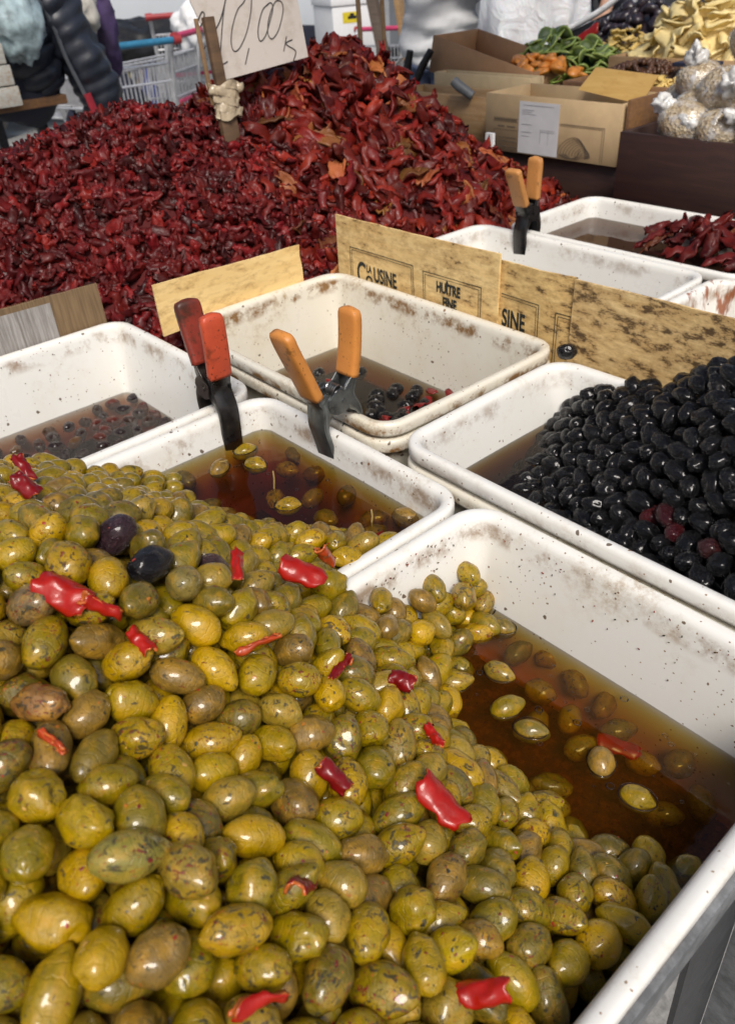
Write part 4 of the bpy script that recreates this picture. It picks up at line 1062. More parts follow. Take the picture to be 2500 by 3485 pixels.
# ------------------------------------------------------------------ spring clamps
def steel_mat(name, col, rough, metal): 
    m = NT(name); c = m.coords(); nz = m.noise(c, 55, 6, .65); m.set(Base_Color=m.ramp(nz, [(.3, tuple(x*.45 for x in col)), (.65, col)]), Metallic=metal, Roughness=m.ramp(nz, [(.3, rough*.7), (.7, rough*1.5)]), Coat_Weight=.3, Coat_Roughness=.15)
    m.bump(nz, .2, .001); return m.mat
M_st_grey = steel_mat('clamp_steel', (.20,.215,.215), .34, .75); M_st_black = steel_mat('clamp_black', (.028,.026,.026), .30, .5); M_st_dirty = steel_mat('clamp_dirty', (.055,.042,.035), .34, .5)
def grip_mat(name, col, dark, dirt):
    m = NT(name); c = m.coords(); nz = m.noise(c, 48, 6, .65); sp = m.noise(c, 260, 3, .6); big = m.noise(c, 30, 4, .6)
    col1 = m.mix(m.ramp(nz, [(.35, 0.0), (.7, .55)]), col, dark)
    col1 = m.mix(m.ramp(big, [(.60-.08*dirt, 0.0), (.70-.05*dirt, .9)]), col1, (.05,.02,.012))
    col1 = m.mix(m.ramp(sp, [(.66-.05*dirt, 0.0), (.70-.05*dirt, .8)]), col1, (.06,.025,.012))
    m.set(Base_Color=col1, Roughness=.42, Specular_IOR_Level=.4); m.bump(sp, .2, .0008); return m.mat
M_gr_or = grip_mat('grip_orange', (.62,.25,.055), (.48,.17,.04), .2); M_gr_or2 = grip_mat('grip_tan', (.55,.25,.075), (.40,.17,.05), .15)
M_gr_rd = grip_mat('grip_red', (.56,.085,.035), (.36,.05,.025), 1.0); M_gr_dr = grip_mat('grip_dark_red', (.26,.035,.02), (.12,.02,.014), 1.3)

def sweep_channel(pts, w, th, flange, side, nseg=1):
    """bent sheet-metal channel along 2D pts (u,z): back plate of width w with flanges turned to +side"""
    P = [Vector((p[0], p[1])) for p in pts]; N = []
    for i in range(len(P)):
        t = (P[min(i+1, len(P)-1)]-P[max(i-1, 0)]).normalized(); N.append(Vector((-t.y, t.x))*side)
    q = MB(); fl = flange if isinstance(flange, (list, tuple)) else [flange]*len(P)
    def strip(fn):
        v = []; f = []
        for i in range(len(P)): v += [fn(i, k) for k in range(4)]
        for i in range(len(P)-1):
            for k in range(4): f.append((i*4+k, i*4+(k+1) % 4, (i+1)*4+(k+1) % 4, (i+1)*4+k))
        f += [(3, 2, 1, 0), tuple((len(P)-1)*4+k for k in range(4))]; q.add(v, f)
    def pt(i, x, d): p = P[i]+N[i]*d; return (x, p.x, p.y)
    ww = w if isinstance(w, (list, tuple)) else [w]*len(P)
    strip(lambda i, k: pt(i, (-ww[i]/2, ww[i]/2, ww[i]/2, -ww[i]/2)[k], (0, 0, th, th)[k]))
    for s in (-1, 1):
        strip(lambda i, k: pt(i, s*ww[i]/2+(0, -s*th, -s*th, 0)[k], (th*1.02, th*1.02, th*1.02+fl[i], th*1.02+fl[i])[k]))
    return q
def catmull(pts, n=5):
    P = [Vector(p) for p in pts]; out = []
    for i in range(len(P)-1):
        a, b, c, d = P[max(i-1, 0)], P[i], P[i+1], P[min(i+2, len(P)-1)]
        for k in range(n):
            t = k/n; out.append(.5*((2*b)+(c-a)*t+(2*a-5*b+4*c-d)*t*t+(3*b-a-3*c+d)*t**3))
    out.append(P[-1]); return out
def grip(pts, w, d, side):
    """rubber sleeve: rounded-box section swept along the handle"""
    P = catmull([(p[0], p[1], 0) for p in pts], 5); v = []; f = []; n = 16; m = len(P)
    for i, p in enumerate(P):
        t = (P[min(i+1, m-1)]-P[max(i-1, 0)]).normalized(); N = Vector((-t.y, t.x, 0))*side; e = 1.0
        r = i/(m-1)
        k = 1.0
        if r > .80: k = math.sqrt(max(.02, 1-((r-.80)/.20)**2))*.55+.45
        if i == m-1: k = .30
        for j in range(n):
            a = 2*PI*j/n; ca, sa = math.cos(a), math.sin(a); ex = .42
            x = math.copysign(abs(ca)**ex, ca)*w/2*(k if r > .8 else 1); y = math.copysign(abs(sa)**ex, sa)*d/2*(k*.8+.2)
            q = p+N*(y+d*.28); v.append((x, q.x, q.y))
    for i in range(m-1):
        for j in range(n): f.append((i*n+j, i*n+(j+1) % n, (i+1)*n+(j+1) % n, (i+1)*n+j))
    f += [tuple(range(n))[::-1], tuple((m-1)*n+j for j in range(n))]
    return v, f
def clamp(loc, rot, near, far, mats, grips, lab, w=.024, pivot=(0, .034)):
    """near/far: dict(jaw=[(u,z)...from tip to pivot], handle=[...pivot to end]); local Y is the opening direction, X the width"""
    t = empty('spring_clamp', loc, lab, 'clamp', None, rot)
    for arm, side, gm, k in ((near, 1, grips[0], 0), (far, -1, grips[1], 1)):
        ww = w*(1.0 if k == 0 else .90)
        pts = [tuple(p[:2]) for p in catmull([(*p, 0) for p in arm['jaw']+arm['handle'][:2]], 4)]
        fl = [.004+.011*math.exp(-((p[1]-pivot[1])/.016)**2) for p in pts]
        arm_o = sweep_channel(pts, ww, .0016, fl, -side).build('clamp_arm', mats[k], t, bevel=.0004, segs=1)
        v, f = grip(arm['handle'][1:], ww*1.16, .0125, -side)
        me = mesh_of('grip', v, f, [gm]); obj('grip', me, t)
        # ear plates carrying the rivet
        for sg in (-1, 1):
            q = MB(); xx = sg*(ww/2-.0003+(.0012 if k == 0 else -.0012)); prof = []
            for a in range(14):
                an = 2*PI*a/14; prof.append((pivot[0]*.8+arm['jaw'][-1][0]*.2+.0125*math.cos(an)*1.25, pivot[1]+.0135*math.sin(an)))
            vv = [(xx-.0007, p[0], p[1]) for p in prof]+[(xx+.0007, p[0], p[1]) for p in prof]
            q.add(vv, [tuple(range(14))[::-1], tuple(range(14, 28))]+[(i, (i+1) % 14, 14+(i+1) % 14, 14+i) for i in range(14)])
            ear = q.build('pivot_ear', mats[k], t, smooth=True)
            q = MB(); q.tube([(xx-.0016, pivot[0]*.9, pivot[1]), (xx+.0016, pivot[0]*.9, pivot[1])], .0032, 12); q.build('rivet', mats[k], ear, smooth=True)
    q = MB(); hel = []
    for i in range(5*14+1):
        a = 2*PI*i/14; hel.append((-.0075+.015*i/70, pivot[0]+.0062*math.cos(a), pivot[1]+.008+.0062*math.sin(a)))
    q.tube(hel, .0011, 6); a = near['handle'][1]; b = far['handle'][1]
    q.tube([hel[0], (-.0075, (pivot[0]+a[0])/2-.003, (pivot[1]+a[1])/2+.008), (-.0075, a[0]+.003, a[1])], .0011, 6)
    q.tube([hel[-1], (.0075, (pivot[0]+b[0])/2+.003, (pivot[1]+b[1])/2+.008), (.0075, b[0]-.003, b[1])], .0011, 6)
    q.build('spring', M_spring, t, smooth=True)
    return t
M_spring = steel_mat('spring_steel', (.35,.36,.36), .28, .9)
# orange clamp across the far rim of the second tub and the near rim of the middle tub (opens along Y)
clamp((-.604, .466, 0), (0, 0, math.radians(2)), dict(jaw=[(-.020,-.042),(-.0225,-.026),(-.027,-.006),(-.031,.012),(-.030,.034)], handle=[(-.033,.040),(-.036,.047),(-.048,.078),(-.060,.108),(-.066,.127)]),
      dict(jaw=[(.014,-.024),(.020,-.012),(.026,.004),(.024,.020),(.016,.036)], handle=[(.018,.046),(.021,.054),(.027,.080),(.030,.105),(.031,.126)]), (M_st_grey, M_st_grey), (M_gr_or, M_gr_or),
      'spread orange handled spring clamp gripping the rims below the lettered board', .027, (-.002, .036))
# red clamp, nearly closed handles, across the rims of the left and the second tub (opens along X)
clamp((-.738, .398, 0), (0, 0, math.radians(-94)), dict(jaw=[(-.020,-.040),(-.023,-.022),(-.027,.000),(-.025,.018),(-.015,.034)], handle=[(-.016,.044),(-.018,.052),(-.027,.078),(-.034,.102),(-.037,.121)]),
      dict(jaw=[(.022,-.060),(.023,-.040),(.026,-.012),(.026,.010),(.018,.030)], handle=[(.019,.038),(.021,.046),(.024,.072),(.025,.098),(.024,.120)]), (M_st_dirty, M_st_black), (M_gr_dr, M_gr_rd),
      'red handled oily black spring clamp on the rim of the left tub', .026, (0, .030))
clamp((-.893, 1.148, 0), (0, 0, math.radians(2)), dict(jaw=[(-.021,-.068),(-.022,-.050),(-.025,-.022),(-.027,.005),(-.020,.030)], handle=[(-.024,.040),(-.028,.049),(-.040,.075),(-.052,.100),(-.056,.112)]),
      dict(jaw=[(.010,-.020),(.016,-.010),(.020,.002),(.018,.020),(.012,.036)], handle=[(.010,.046),(.010,.054),(.011,.078),(.012,.102),(.012,.122)]), (M_st_black, M_st_black), (M_gr_or2, M_gr_or2),
      'tan handled black spring clamp on the far tubs beside the tall tomato mound', .026, (-.002, .034))

# ------------------------------------------------------------------ price card on its stick
M_stick = wood_mat('dark_stick', (.075,.042,.022), (.14,.08,.04), 0); M_pap = NT('price_card'); c = M_pap.coords(); M_pap.set(Base_Color=M_pap.mix(M_pap.ramp(M_pap.noise(c, 22, 6, .65), [(.5, 0.0), (.72, .6)]), (.58,.52,.47), (.36,.29,.23)), Roughness=.7); M_pap = M_pap.mat
st = empty('price_sign', (-1.29, .843, .138), 'cardboard price sign handwritten 10,00 K on a dark wooden stick', 'sign', rot=(math.radians(0), math.radians(-6), math.radians(-1.0)))
st.scale = (.931,)*3
q = MB(); q.box(-.0055, .0055, -.0375, -.0170, .02, .226); q.build('stick', M_stick, st, bevel=.001)
q = MB(); q.box(-.0065, .0065, -.0440, -.0105, -.08, .0795); q.build('stake', M_stick, st, bevel=.001)
q = MB(); q.box(-.0050, -.0020, -.0535, -.0455, .090, .2255); q.build('stick_splint', wood_mat('splint', (.17,.10,.05), (.26,.16,.08)), st, bevel=.0006)
# card: local Y to the right, Z up; hangs behind the stick
V = []; F = []; cor = [(-.033,.125),(.196,.108+.032),(.170,.330),(-.058,.330)]
cor = [(-.0097,.1267),(.1826,.1429),(.171,.335),(-.079,.335)]
for xx in (-.0065, -.009):
    for y, z in cor: V.append((xx, y, z))
F = [(0,1,2,3),(7,6,5,4),(0,4,5,1),(1,5,6,2),(2,6,7,3),(3,7,4,0)]
card = obj('card', mesh_of('card', V, F, [M_pap], False), st)
q = MB()
def stroke(pts, r=.0011, xx=-.0062):
    q.tube([(xx, p[0], p[1]) for p in catmull([(a, b, 0) for a, b in pts], 5)], r, 5)
def loop(cy, cz, ry, rz, sh, a0=80, a1=440):
    return [(cy+ry*math.cos(math.radians(a))+sh*math.sin(math.radians(a)), cz+rz*math.sin(math.radians(a))) for a in range(a0, a1+1, 24)]
stroke([(-.0494,.2105),(-.043,.2234),(-.0333,.2342),(-.029,.2309),(-.0365,.218),(-.0473,.2095)]); stroke([(-.0516,.2009),(-.0451,.203)]); stroke([(-.0451,.1772),(-.0387,.1837)])
stroke([(-.0172,.2009),(.0021,.2213),(.0195,.249),(.030,.272)]); stroke([(.030,.272),(.0172,.2449),(.0043,.2148),(-.0129,.1654)]); stroke([(-.015,.1504),(0,.1547)])
stroke([(.070,.262),(.058,.2438),(.0408,.232),(.0236,.2073),(.015,.1837),(.0172,.1697),(.0301,.1729),(.0494,.1933),(.0634,.217),(.0720,.238),(.074,.254),(.066,.262),(.054,.250)])
stroke([(.0505,.1708),(.0365,.1461)])
stroke([(.1085,.2352),(.0945,.2277),(.0806,.2062),(.0752,.189),(.0784,.1794),(.0913,.1869),(.1074,.2105),(.1171,.2277),(.1149,.2374),(.104,.234)])
stroke([(.1139,.2266),(.102,.2073),(.0977,.189),(.1053,.1805),(.1224,.1933),(.1375,.218),(.1407,.2309),(.1364,.2385),(.1257,.2385),(.1139,.2266)])
stroke([(.1386,.1815),(.1267,.1579)]); stroke([(.1504,.1751),(.1343,.1697),(.1525,.1579),(.1536,.1515),(.145,.1386)])
q.build('handwriting', simple('marker', (.03,.028,.028), .6), st, smooth=True)
M_tape = NT('tape'); c = M_tape.coords(); M_tape.set(Base_Color=(.58,.47,.32), Roughness=.3, Transmission_Weight=.25, Coat_Weight=.4); M_tape.bump(M_tape.noise(c, 110, 3), .8, .003); M_tape = M_tape.mat
q = MB(); v = []; f = []; n = 40; mrow = 26
for i in range(mrow+1):
    for j in range(n):
        a = 2*PI*j/n; z = .047+.058*i/mrow; r = .024+.006*mnoise.noise(Vector((math.cos(a)*2.2, math.sin(a)*2.2, z*80)))+.006*abs(mnoise.noise(Vector((math.cos(a)*5+z*60, math.sin(a)*5, z*170))))+.010*max(0, (i/mrow-.6))*(1+.5*math.sin(a*5))
        v.append((.55*r*math.cos(a)*1.1, r*math.sin(a)-.022, z+.018+.004*math.sin(a*3+i)))
for i in range(mrow):
    for j in range(n): f.append((i*n+j, i*n+(j+1) % n, (i+1)*n+(j+1) % n, (i+1)*n+j))
q.add(v, f); q.build('tape_wrap', M_tape, st, smooth=True)
q = MB()
for s, yy in ((1, .008), (2, -.046)): q.ellipsoid((.004, yy, .112), (.007, .010, .010), 10, 7)
o = q.build('tape_knot', M_tape, st, smooth=True, kind='stuff')
for vv in o.data.vertices: vv.co += Vector((1, 1, 1))*.004*mnoise.noise(vv.co*130)
# ------------------------------------------------------------------ second stall: crates, boxes and dried fruit
M_dkwood = wood_mat('dark_wood', (.030,.014,.011), (.060,.026,.018), 0); M_mdwood = wood_mat('brown_wood', (.13,.062,.030), (.24,.125,.06), .3); M_ltwood = wood_mat('tan_wood', (.30,.18,.085), (.44,.29,.15), .2)
M_cb = simple('cardboard', (.50,.36,.20), .75, var=.08, scale=30); M_cb2 = simple('brown_cardboard', (.36,.205,.105), .75, var=.10, scale=30); M_cbp = simple('pale_cardboard', (.56,.43,.25), .75, var=.08)
M_paper = simple('white_paper', (.66,.66,.67), .6, var=.05); M_print = simple('brown_print', (.13,.10,.07), .7)
def crate(name, x0, x1, y0, y1, z0, z1, mat, lab, cat='crate', th=.010, rows=1, rot=None, mats=None):
    """open box of boards: each side is one or more planks, plus a floor"""
    cx, cy = (x0+x1)/2, (y0+y1)/2; t = empty(name, (cx, cy, z0), lab, cat, None, rot); H = z1-z0
    hx, hy = (x1-x0)/2, (y1-y0)/2; pn = 'plank' if 'crate' in name else 'panel'
    for r in range(rows):
        a, b = H*r/rows+(.0015 if r else 0), H*(r+1)/rows-.0015*(r < rows-1)
        for (bx, k) in (((-hx, hx, -hy, -hy+th), 0), ((-hx, hx, hy-th, hy), 1), ((-hx, -hx+th, -hy+th+.0006, hy-th-.0006), 2), ((hx-th, hx, -hy+th+.0006, hy-th-.0006), 3)):
            q = MB(); q.box(bx[0], bx[1], bx[2], bx[3], a, b); q.build(pn, (mats or {}).get(k, mat), t, bevel=.0012 if th > .004 else .0005, segs=1)
    q = MB(); q.box(-hx+th, hx-th, -hy+th, hy-th, .001, .008); q.build('floor', mat, t)
    return t
t = empty('display_table', (-1.5, 2.3, -.85), 'dark cloth covered table of the dried fruit stall', 'table')
q = MB(); q.box(-.75, 1.2, -.62, .75, .70, .735); q.build('table_top', M_dkwood, t, bevel=.003)
q = MB()
for i in range(40): 
    x0 = -.75+1.95*i/40; yy = -.625-.006*(i % 2); q.add([(x0, yy, .735), (x0+1.95/40, -.625-.006*((i+1) % 2), .735), (x0+1.95/40, -.640-.02*((i+1) % 2), .05), (x0, -.640-.02*(i % 2), .05)], [(0,1,2,3)])
q.build('table_cloth', simple('dark_cloth', (.03,.024,.026), .9), t, smooth=True)
for x, y in ((-.7, -.55), (1.1, -.55), (-.7, .7), (1.1, .7)): q = MB(); q.box(x, x+.05, y, y+.05, 0, .698); q.build('leg', M_dkwood, t)
crate('wooden_crate', -.956, -.40, 1.50, 1.78, -.112, .101, M_dkwood, 'very dark wooden crate filled with tied bags of oats at the right edge', rows=1)
crate('wooden_crate', -1.40, -.965, 1.615, 1.80, -.112, .006, M_dkwood, 'dark wooden crate carrying the labelled cardboard box', rows=1)
q = MB(); q.box(-1.42, -.95, 1.532, 1.612, -.152, -.125); tag(q.build('jute_mat', simple('jute', (.13,.105,.075), .95, bump=.6, scale=160)), 'grey brown woven mat strip at the foot of the dark crates', 'mat')
bx = crate('cardboard_box', -1.392, -1.022, 1.600, 1.765, .0085, .131, M_cb, 'cardboard box with white label and printed oyster shell', 'box', .004)
f = [c for c in bx.children if c.name.startswith('panel')][0]
def flat(parent, name, mat, boxes, y):
    q = MB()
    for x0, x1, z0, z1 in boxes: q.box(x0, x1, y-.0004, y, z0, z1)
    return q.build(name, mat, parent)
flat(bx, 'paper_label', M_paper, [(-.083, .030, .003, .112)], -.0832)
flat(bx, 'label_print', simple('grey_print', (.40,.40,.41), .7), [(-.072, .016, .1045, .1055), (-.074,-.040,.094,.0955), (-.074,-.046,.090,.0912), (-.074,-.034,.086,.087), (-.074,-.045,.064,.0655), (-.074,-.045,.048,.0495), (-.020,.020,.056,.0567), (-.020,.020,.052,.0527), (-.020,-.0193,.026,.056), (.002,.0027,.026,.056), (-.074,-.05,.040,.0408)], -.0838)
flat(bx, 'printed_frame', M_print, [(-.158,-.086,.073,.0736), (-.158,-.086,.0655,.0661), (-.158,-.086,.048,.0487), (-.158,-.1573,.004,.048), (-.158,-.1573,.0661,.073), (.033,.150,.073,.0738), (.1492,.150,.004,.073), (.033,.145,.070,.0705), (.1443,.1449,.004,.070)], -.0829)
flat(bx, 'faint_lettering', M_print, [(-.156+.0048*i, -.156+.0048*i+.0034, .0675, .0718) for i in range(14)]+[(-.145+.005*i, -.145+.005*i+.0036, .0535, .0575) for i in range(4)]+[(-.118+.005*i, -.118+.005*i+.0036, .0535, .0575) for i in range(5)]+[(-.142+.0048*i, -.142+.0048*i+.0034, .030, .0325) for i in range(11)]+[(-.142+.0048*i, -.142+.0048*i+.0034, .022, .0245) for i in range(11)]+[(-.138+.005*i, -.138+.005*i+.0036, .010, .013) for i in range(4)]+[(-.108+.005*i, -.108+.005*i+.0036, .010, .013) for i in range(4)], -.0829)
q = MB()
for k in range(9):
    s = 1-.085*k; P = []
    for i in range(15):
        a = PI*(1.02-i/14*1.05); P.append((.068+.037*s*math.cos(a)*1.0+.006*k*.8, -.0833, .012+(.036*s)*math.sin(a)*(1+.25*math.cos(a))))
    q.tube(P, .00045, 4, cap=False)
for k in range(5): q.tube([(.035+.004*k, -.0833, .010+.001*k), (.055+.004*k, -.0833, .004), (.085, -.0833, .0045+.002*k), (.104-.003*k, -.0833, .012+.004*k)], .00045, 4, cap=False)
q.build('printed_shell', M_print, bx)
cr = crate('wooden_crate', -1.30, -.992, 1.768, 1.945, .006, .140, M_mdwood, 'brown wooden crate behind the labelled box with golden fruit and a card', rows=1)
cr2 = MB(); cr2.box(-1.0135, -1.0045, 1.606, 1.766, .008, .139); tag(cr2.build('wooden_plank', M_mdwood, bevel=.001), 'reddish brown plank standing on edge right of the labelled box', 'plank')
q = MB(); v = [(-1.205,1.700,.135),(-1.035,1.690,.118),(-1.028,1.735,.168),(-1.192,1.742,.176)]
q.add(v+[(a, b+.003, c) for a, b, c in v], [(3,2,1,0),(4,5,6,7),(0,1,5,4),(1,2,6,5),(2,3,7,6),(3,0,4,7)]); tag(q.build('cardboard_flap', wood_mat('ochre_card', (.46,.27,.07), (.56,.36,.12), .1)), 'ochre card flap leaning inside the box behind the label', 'cardboard')
crate('wooden_crate', -1.80, -1.455, 1.68, 1.80, -.11, .104, M_ltwood, 'tan weathered wooden crate behind the tall tomato mound', rows=2)
crate('wooden_box', -1.765, -1.425, 1.806, 1.86, .05, .134, M_cbp, 'pale narrow box in front of the apricot carton', 'box', .006)
crate('cardboard_box', -1.86, -1.48, 1.875, 2.06, .085, .178, M_cb2, 'tilted brown carton with dried apricots in its lower end', 'box', .004, rot=(0, math.radians(11.5), math.radians(-2)))
M_apr = simple('apricot', (.70,.26,.04), .4, var=.25, scale=60, coat=.3); M_kiwi = NT('kiwi'); c = M_kiwi.n('TexCoord').outputs['Object']; gv = M_kiwi.n('VectorMath', operation='LENGTH'); M_kiwi.l(c, gv.inputs[0])
M_kiwi.set(Base_Color=M_kiwi.ramp(gv.outputs['Value'], [(.006, (.22,.27,.14)), (.013, (.11,.16,.045)), (.019, (.16,.23,.055)), (.022, (.34,.44,.11))]), Roughness=.25, Subsurface_Weight=.15, Coat_Weight=.3); M_kiwi.b.inputs['Subsurface Scale'].default_value = .004; M_kiwi = M_kiwi.mat
M_kiwid = simple('kiwi_dark', (.03,.06,.012), .6); M_lime = simple('lime_fruit', (.38,.55,.10), .35, var=.2, scale=70); M_gold = simple('golden_fruit', (.74,.52,.16), .4, var=.25, scale=60, coat=.2); M_prune = simple('prune', (.030,.020,.026), .32, var=.6, scale=80, bump=.6, coat=.3); M_chip = simple('mango_chip', (.84,.68,.32), .5, var=.10, scale=50); M_rais = simple('raisin', (.085,.035,.015), .4, var=.4, scale=120, bump=.4)
def blob_mesh(name, mat, r, seed, wr=.15, n=10, m=7):
    q = MB(); q.ellipsoid((0,0,0), r, n, m); off = Vector((seed*3.1, seed, 0))
    v = [Vector(p)*(1+wr*mnoise.noise(Vector(p).normalized()*1.8+off)) for p in q.v]; return mesh_of(name, v, q.f, [mat])
def pile(meshes, n, c, r, hz, name, lab, cat, grp, jit=.5, sc=(.85, 1.15), seed=1, flat=.0, top=True):
    """pieces resting over a low mound: c = centre, r = half sizes, hz = height"""
    g = np.random.default_rng(seed); P = []
    for _ in range(n*60):
        u, v = g.uniform(-1, 1, 2); d = u*u+v*v
        if d > 1: continue
        z = hz*(1-d)*g.uniform(.82, 1.0) if top else hz*g.random()*(1-d); p = np.array([c[0]+u*r[0], c[1]+v*r[1], c[2]+z])
        if all(np.linalg.norm(p-o) > jit for o in P): P.append(p)
        if len(P) >= n: break
    for k, p in enumerate(P):
        zone = 'on top of' if p[2] > c[2]+hz*.62 else ('at the left of' if p[0] < c[0] else 'at the right of')
        sl = -2*hz*(p[0]-c[0])/r[0]**2*.4; sl2 = 2*hz*(p[1]-c[1])/r[1]**2*.4
        o = obj(name, meshes[k % len(meshes)], None, p, (-sl2*.0+g.normal(0, .45)+(.5 if p[1] < c[1] else -.4)*(hz > .05), g.normal(0, .45), g.uniform(0, 6.28)), lab % zone, cat, grp+' '+zone, scale=(float(g.uniform(*sc)),)*3); v = g.uniform(.8, 1.2); o.color = (v, v, v, 1)
def mound(name, mat, c, r, hz, lab, cat):
    V = []; F = []; n, m = 28, 8
    for i in range(m+1):
        for j in range(n):
            d = 1-i/m; a = 2*PI*j/n; V.append((c[0]+r[0]*d*math.cos(a), c[1]+r[1]*d*math.sin(a), c[2]+hz*(1-d*d)*.86+.004*mnoise.noise(Vector((i*3, j*2, 1)))))
    for i in range(m):
        for j in range(n): F.append((i*n+j, i*n+(j+1) % n, (i+1)*n+(j+1) % n, (i+1)*n+j))
    obj(name, mesh_of(name, V, F, [mat]), None, label=lab, cat=cat, kind='stuff')
APR = [blob_mesh('dried_apricot', M_apr, (.022,.018,.009), s, .35) for s in range(4)]
pile(APR, 36, (-1.545,1.965,.112), (.165,.085), .050, 'dried_apricot', 'orange dried apricot %s the heap in the tilted carton', 'apricot', 'apricots', .021, seed=31)
def disc_mesh(name, mat, r, th, seed):
    q = MB(); n = 18; v = []
    for z, s in ((-th/2, .93), (0, 1.0), (th/2, .93)):
        for j in range(n): a = 2*PI*j/n; v.append((r*s*math.cos(a)*(1+.05*math.sin(2*a+seed)), r*s*math.sin(a), z+.0035*math.sin(2*a+seed)))
    f = []
    for i in range(2):
        for j in range(n): f.append((i*n+j, i*n+(j+1) % n, (i+1)*n+(j+1) % n, (i+1)*n+j))
    v += [(0, 0, th*.35), (0, 0, -th*.35)]
    f += [(2*n+j, 2*n+(j+1) % n, 3*n) for j in range(n)]+[((j+1) % n, j, 3*n+1) for j in range(n)]
    return mesh_of(name, v, f, [mat])
KW = [disc_mesh('kiwi_slice', M_kiwi, .023, .005, s) for s in range(3)]
mound('kiwi_mass', M_kiwid, (-1.51,2.11,.09), (.19,.12), .075, 'green dried kiwi slices buried inside the kiwi heap', 'dried fruit')
pile(KW, 60, (-1.575,2.09,.115), (.10,.09), .10, 'kiwi_slice', 'dark green candied kiwi slice %s the left kiwi heap', 'kiwi', 'kiwis', .020, seed=32)
pile(KW, 60, (-1.445,2.09,.11), (.085,.09), .075, 'kiwi_slice', 'green candied kiwi slice %s the right kiwi heap', 'kiwi', 'right kiwis', .019, seed=33)
LM = [sheet_mesh('lime_strip', .034, .012, .8, .002, 300+s, [M_lime, M_lime], .003, 4, 3) for s in range(3)]
pile(LM, 34, (-1.49,1.985,.100), (.13,.055), .018, 'lime_strip', 'bright lime green fruit strip %s the strip in front of the kiwis', 'dried fruit', 'lime strips', .014, seed=34)
GD = [sheet_mesh('ginger_piece', .036, .022, 1.0, .005, 310+s, [M_gold, M_gold], .005, 5, 4, .4) for s in range(4)]
pile(GD, 55, (-1.40,2.20,.125), (.115,.11), .085, 'ginger_piece', 'golden dried fruit piece %s the heap between kiwis and prunes', 'dried fruit', 'golden pieces', .020, seed=35)
pile(GD, 16, (-1.10,1.84,.120), (.07,.05), .025, 'ginger_piece', 'golden fruit piece %s the small heap in the brown crate', 'dried fruit', 'crate golden pieces', .016, seed=45)
PR = [blob_mesh('prune', M_prune, (.021,.017,.013), s, .3) for s in range(4)]
mound('prune_mass', M_prune, (-1.54,2.48,.10), (.21,.15), .140, 'dark prunes buried inside the prune heap', 'dried fruit')
pile(PR, 110, (-1.54,2.46,.115), (.20,.13), .140, 'prune', 'dark purple prune %s the prune heap', 'prune', 'prunes', .0235, seed=36)
CH = [sheet_mesh('fruit_chip', .068, .042, .6+.3*s, .006, 320+s, [M_chip, M_chip], .0035, 7, 6, .2) for s in range(5)]
mound('chip_mass', M_chip, (-1.14,2.16,.12), (.20,.14), .16, 'pale yellow chips buried inside the chip heap', 'dried fruit')
pile(CH, 95, (-1.14,2.15,.135), (.205,.13), .165, 'fruit_chip', 'large pale yellow fruit chip %s the chip heap', 'dried fruit', 'yellow chips', .027, seed=37)
RA = [blob_mesh('tmp', M_rais, (.008,.0055,.0045), s, .4, 8, 5) for s in range(3)]
mound('raisin_mass', M_rais, (-1.17,1.92,.105), (.15,.09), .062, 'brown raisins deep in the raisin heap', 'raisins')
RAr = [raw(x) for x in RA]; g = np.random.default_rng(40); mt = []
for k in range(700):
    u, v = g.uniform(-1, 1, 2)
    if u*u+v*v > 1: continue
    e = Euler(tuple(g.uniform(0, 6, 3))).to_matrix(); mt.append((RAr[k % 3], np.array(e), np.array([1.1]*3), np.array([-1.17+.155*u, 1.92+.095*v, .108+.064*(1-u*u-v*v)*.95]), (1, 1, 1)))
join_stuff('raisin_heap', mt, [M_rais], 'heap of brown raisins between ochre card and yellow chips', 'raisins')
crate('wooden_crate', -1.34, -1.0, 2.01, 2.32, .02, .165, M_ltwood, 'tan crate under the heap of pale yellow chips')
crate('wooden_crate', -1.76, -1.345, 2.015, 2.33, -.1, .105, M_ltwood, 'tan crate under the green kiwi slices')
crate('wooden_crate', -1.80, -1.30, 2.335, 2.62, -.1, .12, M_dkwood, 'dark crate under the prunes')
crate('wooden_crate', -1.335, -.985, 1.825, 2.005, -.1, .112, M_dkwood, 'dark crate holding the raisins')
o = obj('red_pepper_piece', sheet_mesh('red_pepper_piece', .085, .05, 1.2, .006, 77, [M_pep, M_pepi], .003), None, (-1.60, 2.27, .185), (.6, -.5, .3), 'bright red dried pepper behind the kiwi heap', 'pepper')
q = MB(); q.box(-1.075, -.985, 1.865, 1.925, .168, .176); o = q.build('navy_card', simple('navy', (.012,.018,.05), .6), bevel=.001); tag(o, 'small navy card beside the raisins', 'card')
t = empty('plastic_scoop', (-1.80, 2.66, .14), 'black scoop box with a white curved handle behind the prunes', 'scoop', rot=(0, math.radians(-22), .2))
q = MB(); q.box(-.12, .12, -.06, .06, 0, .055); q.build('scoop_body', simple('black_plastic', (.012,.012,.014), .35), t, bevel=.008)
q = MB(); q.tube(catmull([(-.12,-.062,.062),(.02,-.062,.068),(.10,-.058,.085),(.15,-.03,.115),(.16,.02,.11),(.13,.05,.075),(.10,.05,.060)], 5), .010, 8); q.build('handle', simple('white_plastic_handle', (.75,.75,.74), .4), t, smooth=True)
q = MB(); q.box(.05, .118, -.0625, -.0612, .012, .044); q.build('tag', M_paper, t)
